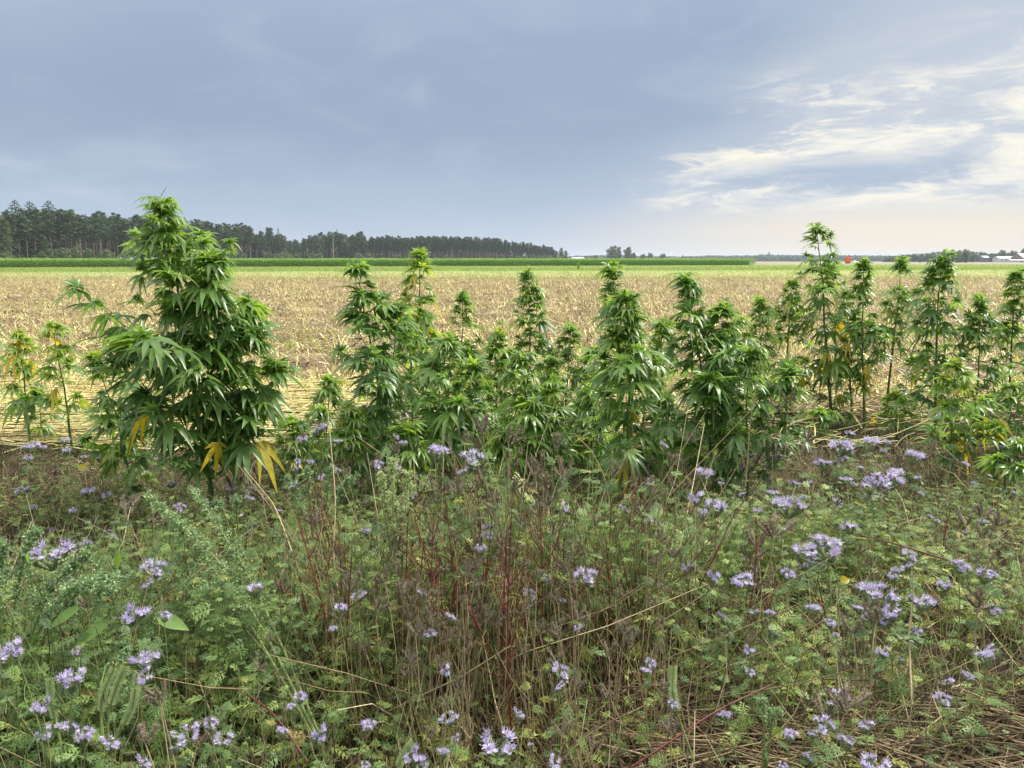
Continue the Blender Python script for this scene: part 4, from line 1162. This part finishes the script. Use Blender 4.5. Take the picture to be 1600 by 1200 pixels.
def phacelia(seed, h, nst, nl, dry=False):
    global rng
    kr = rng; rng = np.random.default_rng(seed)
    root = empty('phacelia_plant' if not dry else 'dried_phacelia', (0, 0, -500))
    sb, fb = MB(), MB(); heads = []
    for k in range(nst):
        a = rng.random() * 6.28; hh = h * (1 if k == 0 else rng.uniform(.55, .95)); sp_ = 0 if k == 0 else rng.uniform(.06, .16)
        e = np.array([cos(a) * sp_, sin(a) * sp_, hh]); P = curve(np.array([cos(a) * .01, sin(a) * .01, 0]), e, np.append(rng.normal(0, .02, 2), 0))
        tubes(sb, P, np.linspace(.0032, .0018, 6), 5, (.25 if not dry else .7) + rng.normal(0, .08))
        t_ = np.linspace(0, 1, 6); n = nl if not dry else max(1, nl - 2); f = np.linspace(.12, .85, n); B = np.stack([np.interp(f, t_, P[:, j]) for j in range(3)], 1)
        aa = np.arange(n) * 2.4 + rng.random() * 6; el = rng.uniform(-.1, .7, n)
        D = np.stack([np.cos(aa) * np.cos(el), np.sin(aa) * np.cos(el), np.sin(el)], 1)
        pinnate(fb, B, D, np.tile([0, 0, 1.0], (n, 1)) + rng.normal(0, .25, (n, 3)), rng.uniform(.07, .13, n), 6, 2, tint=rng.uniform(.1, .5, n) if not dry else rng.uniform(.6, 1, n), droop=.35 if not dry else .8)
        heads.append(P[-1] - [0, 0, .01])
    sb.build('stem', M['wstem'] if not dry else M['dry'], root); fb.build('foliage', M['weed'], root)
    for i, p in enumerate(heads):
        me = (DRYH[rng.integers(4)] if dry else HEADS[(seed + i) % 6 if i else [1, 2, 4, 0][seed % 4]])
        ho = bpy.data.objects.new('seed_head' if dry else 'flower_head', me[0]); COL.objects.link(ho); ho.parent = root; ho.location = p
        if me[1]:
            bo = bpy.data.objects.new('blossom', me[1]); COL.objects.link(bo); bo.parent = ho
        ho.rotation_euler = (rng.normal(0, .25), rng.normal(0, .25), rng.random() * 6.28); s_ = rng.uniform(.85, 1.15) * (1 if i == 0 else .85); ho.scale = (s_,) * 3
    rng = kr; note(root); root['h'] = h
    return root
PH = [phacelia(500 + k, [.42, .5, .38, .55, .45, .4, .5, .35][k], [1, 2, 1, 2, 2, 1, 2, 1][k], 5) for k in range(8)]
DP = [phacelia(520 + k, [.6, .7, .5, .55][k], [3, 2, 3, 2][k], 3, dry=True) for k in range(4)]
PROTOS += PH + DP

def zguess(px, py):
    """height over ground of what is seen at this pixel of the weed bed"""
    if 430 < px < 1080: return float(np.interp(py, [640, 700, 800, 950, 1100, 1200], [.55, .74, .66, .55, .42, .38]))
    if px <= 430: return float(np.interp(py, [680, 760, 860, 1000, 1200], [.30, .34, .55, .58, .48]))
    return float(np.interp(py, [650, 720, 800, 900, 1050, 1200], [.28, .36, .44, .46, .36, .30]))

def put(proto, px, py, zz, width_px, lab, cat, group, base_w=.085):
    x, Y = at_z(px, py, zz)
    hs = zz / (proto['h'] + .03)
    ws = width_px / FOC * Y / base_w
    ws = float(np.clip(ws * .82, .45, 1.4))
    # head 0 sits over the foot; scale the plant in z to reach, in plan to match the head width
    r = dup(proto, (x, Y, 0), rng.random() * 6.28, (ws, ws, hs), lab, cat, group, tilt=(rng.normal(0, .05), rng.normal(0, .05)))
    for c in list(r.children):
        if 'head' in c.name: c.scale = (c.scale[0], c.scale[1], c.scale[2] * ws / hs)
    return r

# the flowers that stand out: px, py, width px, label
NAMED = [(672, 700, 52, 'broad bright lilac phacelia head in front of the broad low hemp plant'),
 (752, 713, 34, 'pair of lilac phacelia heads right of the broad bright one'),
 (1096, 742, 38, 'round pinkish lilac phacelia head at the foot of the bushy hemp plant'),
 (1078, 768, 38, 'pale lilac phacelia head with hanging grey coils under the round pinkish one'),
 (1120, 800, 42, 'flat-topped lilac phacelia head above yellow dead leaves'),
 (90, 868, 70, 'large spreading lilac phacelia flower in the green clusters at the left edge'),
 (133, 848, 24, 'small blue-lilac phacelia head just right of the large spreading one'),
 (193, 950, 52, 'blue-lilac phacelia head with dark coils above the broad green leaves'),
 (238, 958, 32, 'pale lilac phacelia head resting on a broad green leaf'),
 (262, 880, 34, 'fading phacelia head with pale fuzzy coils at the left'),
 (385, 900, 38, 'lilac phacelia with two heads on one stem left of the centre'),
 (30, 1012, 52, 'pale phacelia cluster cut near the left frame edge'),
 (88, 1058, 50, 'phacelia head with pale green striped coils at the lower left'),
 (213, 1028, 42, 'pale blue phacelia head over long green striped coils'),
 (250, 1042, 34, 'ragged pale phacelia flower right of the striped coils'),
 (28, 1092, 44, 'lilac phacelia head low at the left frame edge'),
 (342, 1115, 38, 'blue-violet phacelia head leaning left in the lower left'),
 (288, 1148, 32, 'phacelia head with fuzzy bristles near the bottom left'),
 (178, 1135, 40, 'lilac phacelia behind the fork of a green stem'),
 (480, 1132, 44, 'whitish phacelia pair on a pale stem at the bottom'),
 (516, 943, 26, 'small round white-lilac phacelia alone among brown stems'),
 (785, 1150, 58, 'biggest bright lilac phacelia head at the bottom centre'),
 (815, 1124, 28, 'small phacelia head above the biggest one at the bottom'),
 (640, 1160, 44, 'bristly phacelia head with long green coils at the bottom'),
 (668, 1186, 34, 'phacelia head cut by the bottom frame edge'),
 (870, 1046, 20, 'phacelia with thick grey-green coils and few flowers'),
 (860, 1186, 26, 'tiny phacelia head right of the biggest bottom one'),
 (700, 1042, 20, 'small violet phacelia low in the brown stems'),
 (745, 850, 26, 'violet phacelia floret in the middle of the red stems'),
 (925, 888, 34, 'bluish white phacelia head right of the red stems'),
 (908, 790, 22, 'small round lilac phacelia above the dry tangle'),
 (970, 768, 24, 'lilac phacelia left of the straight hemp stem foot'),
 (1020, 1008, 18, 'tiny phacelia at the edge of the brown stems'),
 (1305, 862, 56, 'dense lilac phacelia cluster in the middle of the right side'),
 (1268, 845, 34, 'phacelia head left of the dense lilac cluster'),
 (1336, 818, 36, 'phacelia head above the dense lilac cluster'),
 (1290, 842, 30, 'small phacelia head between its two larger neighbours on the right'),
 (1320, 705, 44, 'pale lilac phacelia at the top of the right-hand flower patch'),
 (1360, 700, 34, 'lilac phacelia at the upper right of the flower patch'),
 (1352, 752, 34, 'bright lilac phacelia in the lower flower patch'),
 (1390, 740, 34, 'upper one of two bright phacelia heads over each other'),
 (1388, 756, 40, 'lower one of two bright phacelia heads over each other'),
 (1422, 718, 38, 'violet phacelia beside the brown dry one'),
 (1284, 730, 34, 'pale phacelia at the left of the flower patch'),
 (1208, 722, 34, 'pale phacelia right of the bushy hemp foot'),
 (1232, 798, 46, 'wide pale phacelia head below the bushy hemp foot'),
 (1162, 915, 48, 'flat row of pale blue phacelia flowers'),
 (1100, 886, 30, 'pale phacelia above the flat row'),
 (1225, 890, 36, 'lilac phacelia between the flat row and the dense cluster'),
 (1375, 935, 52, 'ragged lilac phacelia with long coils right of the yellow leaf'),
 (1275, 945, 34, 'bluish phacelia behind thin red stems'),
 (1500, 885, 40, 'tall phacelia with upright grey coils at the right'),
 (1530, 895, 38, 'short lilac phacelia right of the tall grey-coiled one'),
 (1455, 940, 36, 'white-lilac phacelia pair over dark ground'),
 (1555, 1030, 40, 'violet phacelia with drooping dark coils at the right edge'),
 (1390, 1010, 30, 'small violet phacelia behind the green tuft'),
 (1168, 1038, 22, 'single small phacelia in the lower right weeds'),
 (1285, 1122, 30, 'violet phacelia bent over the caterpillar-like coil'),
 (1362, 1130, 34, 'phacelia head at the right bottom over the laid stems'),
 (1322, 1160, 46, 'drooping phacelia cluster at the bottom right'),
 (1236, 1152, 24, 'small phacelia left of the drooping bottom cluster'),
 (1350, 1192, 44, 'phacelia cut by the bottom edge on the right')]
for i, (px, py, w, lab) in enumerate(NAMED):
    put(PH[i % 8], px, py, zguess(px, py) * rng.uniform(.95, 1.03), w, lab, 'phacelia', 'flowering phacelia')
# the many small ones
patches = [(20, 420, 690, 800, 20, 'small pale phacelia low on the brown ground at the left'),
           (440, 640, 660, 760, 14, 'small lilac phacelia under the hemp plants left of the centre'),
           (540, 1060, 760, 1000, 12, 'tiny lilac phacelia lost among the brown stems in the middle'),
           (1080, 1600, 800, 1010, 18, 'small pale phacelia scattered in the green weeds at the right'),
           (1230, 1600, 650, 790, 20, 'little lilac phacelia in the flower patch before the right hemp plants'),
           (1000, 1240, 690, 800, 9, 'little phacelia around the foot of the bushy hemp plant'),
           (0, 480, 820, 1190, 8, 'small phacelia among the tangled weeds at the lower left'),
           (540, 1600, 1020, 1190, 9, 'small low phacelia near the bottom of the picture')]
for (x0, x1, y0, y1, n, lab) in patches:
    for _ in range(n):
        px, py = rng.uniform(x0, x1), rng.uniform(y0, y1)
        put(PH[rng.integers(8)], px, py, zguess(px, py) * rng.uniform(.75, 1.0), rng.uniform(12, 22), lab, 'phacelia', lab)

DRYN = [(780, 660, 40, 'pale beige dried phacelia head standing above the weeds in the centre'), (1190, 548, 38, 'tall dried brown phacelia in front of the bushy hemp plant'),
 (1226, 608, 26, 'shorter dried phacelia beside the tall brown one'), (905, 682, 40, 'dried phacelia head bent to the left on a tan stem'),
 (745, 738, 40, 'brown dried phacelia with two upright coils in the centre'), (795, 745, 40, 'dark dried phacelia bundle right of the two-coil one'),
 (678, 760, 44, 'purple-brown dried phacelia bundle under the broad bright flower'), (632, 690, 40, 'fuzzy grey dried phacelia left of the broad bright flower'),
 (640, 780, 34, 'brown dried phacelia over red stems'), (662, 835, 44, 'hairy grey-brown dried phacelia in the brown stems'),
 (620, 790, 34, 'dull dried phacelia left of the hairy one'), (855, 742, 46, 'nearly black curled dried phacelia in the centre'),
 (850, 715, 34, 'grey dried phacelia above the black curled one'), (720, 685, 30, 'small dried phacelia behind the pair of lilac heads'),
 (1000, 785, 34, 'dried coil leaning right by the straight hemp stem'), (1048, 712, 40, 'dark dried coil left of the round pinkish flower'),
 (1215, 828, 44, 'pale dried tassel hanging over the green weeds'), (1518, 668, 40, 'grey dried phacelia in front of the light hemp bush'),
 (1222, 690, 30, 'brown dried phacelia at the foot of the bushy hemp'), (420, 765, 44, 'brown dried coil curving left below the tallest hemp plant'),
 (205, 790, 40, 'dark brush-like dried phacelia in the left middle'), (150, 930, 34, 'dark dried bud cluster above the broad leaves'),
 (390, 715, 30, 'small grey dried phacelia by the yellow leaf'), (1560, 930, 50, 'knotted grey dried phacelia at the right edge'),
 (1320, 1104, 50, 'grey caterpillar-like dried coil at the lower right'), (285, 1066, 56, 'grey curled dried coil at the lower left'),
 (880, 1060, 30, 'dried grey phacelia coil pair near the bottom'), (1020, 1060, 36, 'dried grey phacelia right of the coil pair'),
 (1370, 955, 40, 'dark dried coil below the ragged lilac flower'), (700, 1085, 34, 'small crumbling dried head at the bottom'),
 (240, 1090, 44, 'brown shrivelled head beside the striped coils'), (1460, 700, 34, 'brown dried phacelia right of the violet one')]
for i, (px, py, w, lab) in enumerate(DRYN):
    zz = zguess(px, py)
    if (px, py) == (1190, 548): zz = .98
    if (px, py) == (1226, 608): zz = .85
    if (px, py) == (780, 660): zz = .82
    if (px, py) == (905, 682): zz = .78
    put(DP[i % 4], px, py, zz, w, lab, 'dried phacelia', 'dried phacelia', .075)
for _ in range(64):
    px, py = rng.normal(760, 180), rng.uniform(720, 980)
    put(DP[rng.integers(4)], px, py, zguess(px, py) * rng.uniform(.8, 1.05), rng.uniform(22, 36), 'brown dried phacelia in the tangle of the centre', 'dried phacelia', 'dried phacelia of the centre', .075)
for _ in range(22):
    px, py = rng.uniform(1060, 1600), rng.uniform(700, 1060)
    put(DP[rng.integers(4)], px, py, zguess(px, py) * rng.uniform(.7, 1.0), rng.uniform(18, 30), 'small dried phacelia between the green weeds at the right', 'dried phacelia', 'dried phacelia at the right', .075)

# ---- red-stemmed weeds of the centre
def redweed(seed, h):
    global rng
    kr = rng; rng = np.random.default_rng(seed)
    root = empty('red_stemmed_weed', (0, 0, -500))
    sb = MB(); fb = MB()
    top = np.array([rng.normal(0, .06), rng.normal(0, .05), h]); P = curve(np.zeros(3), top, np.append(rng.normal(0, .02, 2), 0), 8)
    tubes(sb, P, np.linspace(.0042, .0015, 8), 6, .25); sb.build('stem', M['redstem'], root)
    for k in range(7):
        bb = MB(); f = rng.uniform(.2, .85); b = np.array([np.interp(f, np.linspace(0, 1, 8), P[:, j]) for j in range(3)]); a = rng.random() * 6.28; l = rng.uniform(.1, .3) * h
        e = b + np.array([cos(a) * l * .45, sin(a) * l * .45, l]); Pb = curve(b, e, [cos(a) * .02, sin(a) * .02, 0])
        tubes(bb, Pb, np.linspace(.0024, .0009, 6), 4, .35); bb.build('branch', M['redstem'], root)
        n = 5; ff = rng.random(n); B = np.stack([np.interp(ff, np.linspace(0, 1, 6), Pb[:, j]) for j in range(3)], 1)
        D = rng.normal(size=(n, 3)) + [0, 0, .2]
        pinnate(fb, B, D, rng.normal(size=(n, 3)) * .4 + [0, 0, 1], rng.uniform(.03, .06, n), 4, 1, tint=rng.uniform(.5, 1, n), lobes=False, droop=.5)
    fb.build('withered_foliage', M['weed'], root)
    rng = kr; note(root); return root
RW = [redweed(600 + k, .7) for k in range(5)]
PROTOS += RW
REDS = [(800, 1175, 812, 790, 'dark red stem rising straight in the very middle'), (845, 1100, 820, 765, 'long red stem leaning left beside the middle one'),
        (645, 1060, 630, 800, 'red-brown stem cluster left of the middle'), (605, 1010, 560, 830, 'maroon stem leaning left at the edge of the brown stems'),
        (540, 1020, 530, 760, 'pale reddish stem at the left edge of the tangle'), (720, 1000, 755, 840, 'thin red stem behind the middle ones'),
        (890, 1090, 870, 850, 'red stem right of the long leaning one'), (880, 1020, 865, 800, 'dark thin stem with pink tinge right of the middle'),
        (1010, 960, 985, 840, 'pinkish stem in the yellowish tangle right of the centre'), (950, 1080, 940, 880, 'red stem at the right of the brown stems'),
        (715, 1120, 700, 900, 'brownish red stem low in the middle'), (1300, 1060, 1255, 900, 'thin dark red stem crossing the right side'),
        (1490, 880, 1475, 790, 'short dark red stem at the right'), (1255, 1050, 1195, 880, 'red-brown stem leaning left on the right side'),
        (375, 930, 365, 850, 'small red stem in the left weeds'), (1010, 1140, 1015, 1000, 'crimson stem low right of the centre')]
for i, (fx, fy, tx, ty, lab) in enumerate(REDS):
    x, Y = at_z(fx, fy, 0.0 if fy > 1000 else .15); Y = max(Y, 1.9)
    xt, zt = at(tx, ty, Y); xf = at(fx, fy, Y)[0]
    r = dup(RW[i % 5], (xf, Y, 0), rng.random() * 6.28, (1, 1, zt / .7), lab, 'weed', 'red-stemmed weeds')
    r.rotation_euler = (0, math.atan2(xt - xf, zt), r.rotation_euler[2] * 0 + rng.uniform(-.3, .3))
for _ in range(34):
    px = rng.normal(770, 160); Y = rng.uniform(2.3, 3.3); x = at(px, 600, Y)[0]
    dup(RW[rng.integers(5)], (x, Y, 0), rng.random() * 6.28, (1, 1, rng.uniform(.75, 1.15)), 'leafless reddish stem in the crowd of brown stems in the centre', 'weed', 'reddish stems of the centre',
        tilt=(rng.normal(0, .16), rng.normal(0, .16)))

# ---- goosefoot: pale green clustered spikes
def goosefoot(base, tips, label, size=1.0, tint=.35, mat='goose', big_leaves=0, thick=.005):
    """base (x,Y,0) world; tips list of world points the flowering spikes end at"""
    root = empty('goosefoot', base, label, 'goosefoot', 'goosefoot plants'); b0 = np.array(base)
    sb, cb, lb_ = MB(), MB(), MB()
    for tp in tips:
        e = np.array(tp) - b0; P = curve(np.zeros(3), e, [0, 0, .10 + .1 * rng.random()], 12)
        tubes(sb, P, np.linspace(thick, .0015, 12), 6, .15)
        L = np.linalg.norm(e); nb = int(L / .013); f = rng.uniform(.42, 1, nb)
        B = np.stack([np.interp(f, np.linspace(0, 1, 12), P[:, j]) for j in range(3)], 1)
        for k in range(nb):     # small side twigs with granular clusters
            d = nrm(rng.normal(size=3) + [0, 0, .6] + nrm(e) * .5); l = rng.uniform(.02, .075) * size * (1.15 - f[k])**.5
            m_ = 20; q = B[k] + d * (l * rng.random(m_))[:, None] + rng.normal(0, .0042 * size, (m_, 3))
            D = nrm(rng.normal(size=(m_, 3)) + d)
            leaflets(cb, q, D, rng.normal(size=(m_, 3)), rng.uniform(.005, .011, m_) * size, .0075 * size, 0, 2, False, .3, tint=np.clip(tint + rng.normal(0, .22, m_), 0, 1))
        n = 7; f = rng.uniform(.1, .9, n); B = np.stack([np.interp(f, np.linspace(0, 1, 12), P[:, j]) for j in range(3)], 1)
        leaflets(lb_, B, rng.normal(size=(n, 3)) + [0, 0, .3], [0, 0, 1.0], rng.uniform(.03, .06, n) * size, rng.uniform(.012, .022, n) * size, .3, 4, True, .15, tint=rng.uniform(.1, .5, n))
    for (px, py, dpx, dpy, Yb, l) in ([] if not big_leaves else big_leaves):
        x, z = at(px, py, Yb); x2, z2 = at(dpx, dpy, Yb)
        leaflets(lb_, np.array([[x, Yb, z]]) - b0, np.array([[x2 - x, -.02, z2 - z]]), [0, -.6, 1.0], l, l * .42, .1, 6, True, .15, tint=.6)
    sb.build('stem', M['wstem'], root); cb.build('seed_cluster', M[mat], root); lb_.build('foliage', M['weed'] if not big_leaves else M['hemp'], root)
    return root
def W(px, py, Y): x, z = at(px, py, Y); return (x, Y, z)
goosefoot((-1.75, 2.35, 0), [W(205, 905, 2.3), W(150, 870, 2.45), W(5, 855, 2.3), W(-60, 880, 2.25), W(60, 830, 2.5), W(180, 925, 2.2)], 'large pale green goosefoot with knobbly seed spikes at the left edge', 1.15, .35,
          big_leaves=[(125, 950, 60, 985, 2.15, .11), (170, 975, 105, 1010, 2.1, .12), (245, 965, 300, 975, 2.15, .11), (185, 860, 187, 905, 2.3, .06), (45, 880, 48, 845, 2.3, .05)])
x_, Y_ = at_z(535, 1195, .1)
goosefoot((x_, Y_, 0), [W(232, 775, 3.0), W(300, 765, 3.1), W(255, 800, 2.9)], 'long arching goosefoot stem reaching up left from the bottom centre', 1.0, .5, thick=.006)
goosefoot((-.95, 3.4, 0), [W(480, 735, 3.4), W(520, 728, 3.5), W(450, 750, 3.3), W(560, 745, 3.3)], 'feathery green goosefoot bush below the gap between the hemp plants', .95, .4)
goosefoot((-.45, 2.7, 0), [W(612, 715, 2.75), W(640, 740, 2.7), W(595, 740, 2.8)], 'yellow-green goosefoot spike left of the broad bright flower', .9, .95)
goosefoot((-1.35, 3.5, 0), [W(370, 790, 3.4), W(330, 800, 3.5), W(400, 820, 3.3)], 'low dull green goosefoot behind the long arching stem', .9, .25)
goosefoot((.75, 2.0, 0), [W(1190, 1100, 2.0), W(1215, 1120, 2.0)], 'short pale goosefoot sprig near the bottom right', .7, .5)

# ---- single arching stalks that stand out
def stalk(name, pts, r, mat, label, cat, tint=.5):
    P = np.array([W(*p) for p in pts]); b0 = P[0].copy(); b0[2] = 0
    t = np.linspace(0, 1, len(P)); tt = np.linspace(0, 1, 18); Q = np.stack([np.interp(tt, t, P[:, j]) for j in range(3)], 1)
    for _ in range(2): Q[1:-1] = (Q[:-2] + Q[1:-1] * 2 + Q[2:]) / 4
    mb = MB(); tubes(mb, Q - b0, np.linspace(r, r * .45, 18), 6, tint)
    o = mb.build(name, M[mat]); o.location = b0
    return tag(o, label, cat)
stalk('dry_stalk', [(1425, 1100, 2.3), (1420, 1000, 2.45), (1428, 930, 2.5), (1424, 885, 2.5)], .004, 'dry', 'stiff tan broken stalk standing upright on the right', 'dry stalk', .8)
stalk('dry_stalk', [(1355, 1140, 2.3), (1362, 1020, 2.3), (1372, 950, 2.4)], .003, 'dry', 'thin tan stalk left of the stiff broken one', 'dry stalk', .6)
stalk('dry_stalk', [(955, 800, 3.0), (945, 745, 3.0), (925, 705, 3.0), (900, 680, 3.0)], .0035, 'dry', 'tan stalk bending left under a dried head', 'dry stalk', .75)
stalk('dry_stalk', [(1165, 760, 3.9), (1172, 660, 3.9), (1190, 550, 3.9)], .004, 'dry', 'tall tan stalk before the bushy hemp plant', 'dry stalk', .7)
stalk('red_stalk', [(1480, 875, 3.0), (1400, 850, 3.1), (1300, 825, 3.2)], .004, 'redstem', 'fallen crimson stalk lying across the weeds at the right', 'red stalk', .1)
stalk('red_stalk', [(985, 1200, 1.9), (1120, 1110, 2.05), (1215, 1065, 2.2)], .004, 'redstem', 'crimson stalk slanting up from the bottom centre', 'red stalk', .1)
stalk('red_stalk', [(480, 1190, 1.95), (425, 1110, 2.05), (360, 1070, 2.2), (300, 1090, 2.2)], .004, 'redstem', 'dark red stalk bowing over the lower left weeds', 'red stalk', .1)
stalk('green_stem', [(165, 1190, 1.9), (158, 1120, 1.95), (155, 1080, 1.95), (165, 1040, 2.0)], .004, 'wstem', 'thick pale green stem forking upward at the lower left', 'stem', .1)
stalk('green_stem', [(165, 1180, 1.9), (200, 1110, 1.95), (215, 1060, 1.95)], .004, 'wstem', 'pale green stem branching right from the lower left fork', 'stem', .1)
stalk('green_stem', [(100, 1190, 1.9), (85, 1110, 1.95), (80, 1070, 2.0)], .004, 'wstem', 'pale green stem left of the fork', 'stem', .1)
stalk('dry_stalk', [(545, 1010, 2.6), (520, 880, 2.8), (525, 780, 2.9), (512, 640, 3.1)], .004, 'dry', 'tall thin pink-tan stalk left of the centre', 'dry stalk', .8)
stalk('dry_stalk', [(470, 900, 2.8), (430, 790, 3.0), (380, 730, 3.1)], .0035, 'wstem', 'straw-coloured stalk leaning left towards the tallest hemp plant', 'dry stalk', .9)
def striped(pts, label):
    """green fruiting coil seen from the side, with its two rows of plump pods"""
    P = np.array([W(*p) for p in pts]); b0 = P[0].copy(); b0[2] = 0
    t = np.linspace(0, 1, len(P)); tt = np.linspace(0, 1, 22); Q = np.stack([np.interp(tt, t, P[:, j]) for j in range(3)], 1)
    for _ in range(3): Q[1:-1] = (Q[:-2] + Q[1:-1] * 2 + Q[2:]) / 4
    Q = Q - b0; root = empty('fruiting_phacelia', b0, label, 'phacelia')
    k0 = 10; base = np.concatenate([[[Q[0][0], Q[0][1], 0]], Q[:k0]])
    mb = MB(); tubes(mb, Q, np.linspace(.0032, .0018, 22), 6, .1); mb.build('stem', M['wstem'], root)
    m2 = MB(); f = np.linspace(.42, .99, 26); B = np.stack([np.interp(f, tt, Q[:, j]) for j in range(3)], 1); T = nrm(Q[-1] - Q[k0])
    Sd = nrm(np.cross(T, [0, -1, 0]))
    for q in (-1, 1):
        D = Sd * q + T * .55 + rng.normal(0, .08, (26, 3))
        leaflets(m2, B, D, [0, -1.0, .2], .0155, .0066, 0, 3, True, .45, tint=rng.uniform(.75, 1, 26))
        n = 90; g_ = rng.uniform(.42, 1, n); Bh = np.stack([np.interp(g_, tt, Q[:, j]) for j in range(3)], 1)
        leaflets(m2, Bh, Sd * q + rng.normal(0, .5, (n, 3)), rng.normal(size=(n, 3)), rng.uniform(.010, .018, n), .0012, 0, 1, False, 0, prof=lambda s: 1 - .8 * s, tint=.45)
    m2.build('seed_coil', M['goose'], root)
for pts, lab in [([(158, 1195, 1.9), (157, 1120, 1.92), (160, 1085, 1.93), (178, 1045, 1.95)], 'tall pale green striped phacelia coil at the lower left'),
                 ([(166, 1185, 1.88), (170, 1110, 1.9), (183, 1070, 1.9), (196, 1042, 1.92)], 'second pale green striped coil leaning right beside the tall one'),
                 ([(160, 1190, 1.86), (190, 1140, 1.88), (208, 1105, 1.9), (214, 1055, 1.92)], 'rightmost striped green coil of the lower left group'),
                 ([(100, 1195, 1.9), (88, 1130, 1.92), (80, 1100, 1.93), (78, 1062, 1.95)], 'striped green coil standing left of the group at the lower left'),
                 ([(612, 1240, 1.85), (618, 1205, 1.86), (632, 1178, 1.88), (645, 1160, 1.9)], 'fat striped green coil rising from the bottom edge'),
                 ([(1085, 1190, 1.9), (1060, 1120, 1.95), (1050, 1080, 1.95), (1052, 1042, 1.98)], 'grey-green striped coil pair at the bottom right of the brown stems')]:
    striped(pts, lab)
# leaves of note
def loose(name, px, py, Y, l, w, tint, label):
    x, z = at(px, py, Y); mb = MB()
    leaflets(mb, np.array([[-l / 2, 0, 0]]), np.array([[1, .2, .3]]), [0, -.8, .6], l, w, .2, 6, True, .2, tint=tint)
    o = mb.build(name, M['hemp']); o.location = (x, Y, z); tag(o, label, 'leaf')
loose('fallen_leaf', 1321, 908, 2.95, .045, .036, .87, 'bright yellow round leaf caught in the right-hand weeds')
loose('fallen_leaf', 130, 733, 4.6, .07, .05, .87, 'yellow leaf lying on the brown ground at the left')
loose('fallen_leaf', 138, 1086, 2.1, .06, .035, .97, 'reddish brown leaf beside the striped coils at the lower left')
loose('fallen_leaf', 1215, 1146, 2.1, .045, .04, .80, 'pale green-yellow leaf near the bottom right')
# a lone tall weed on the bright strip
x, y = plan(904, 128); rw = broad('tall_weed', 1.6, .45, 190, .1, .6, 260, .16, 'crop'); PROTOS.append(rw)
dup(rw, (x, y, .07), 0, .8, 'lone dark weed standing on the bright green strip', 'weed')

# remove the unplaced prototypes with their parts
for p in PROTOS:
    for c in list(p.children):
        for g_ in list(c.children): bpy.data.objects.remove(g_)
        bpy.data.objects.remove(c)
    bpy.data.objects.remove(p)

# ------------------------------------------------------------------ air
m = bpy.data.materials.new('haze'); m.use_nodes = True; m.node_tree.nodes.clear()
pv = m.node_tree.nodes.new('ShaderNodeVolumePrincipled'); oo = m.node_tree.nodes.new('ShaderNodeOutputMaterial')
m.node_tree.links.new(pv.outputs[0], oo.inputs['Volume'])
pv.inputs['Color'].default_value = (.80, .88, 1.0, 1); pv.inputs['Density'].default_value = .00015; pv.inputs['Anisotropy'].default_value = .0
mb = MB(); box(mb, -5600, 5600, -700, 5700, -1.2, 42)
hz = mb.build('haze', m, smooth=False); tag(hz, 'thin pale air softening the far woods', 'haze', kind='stuff')
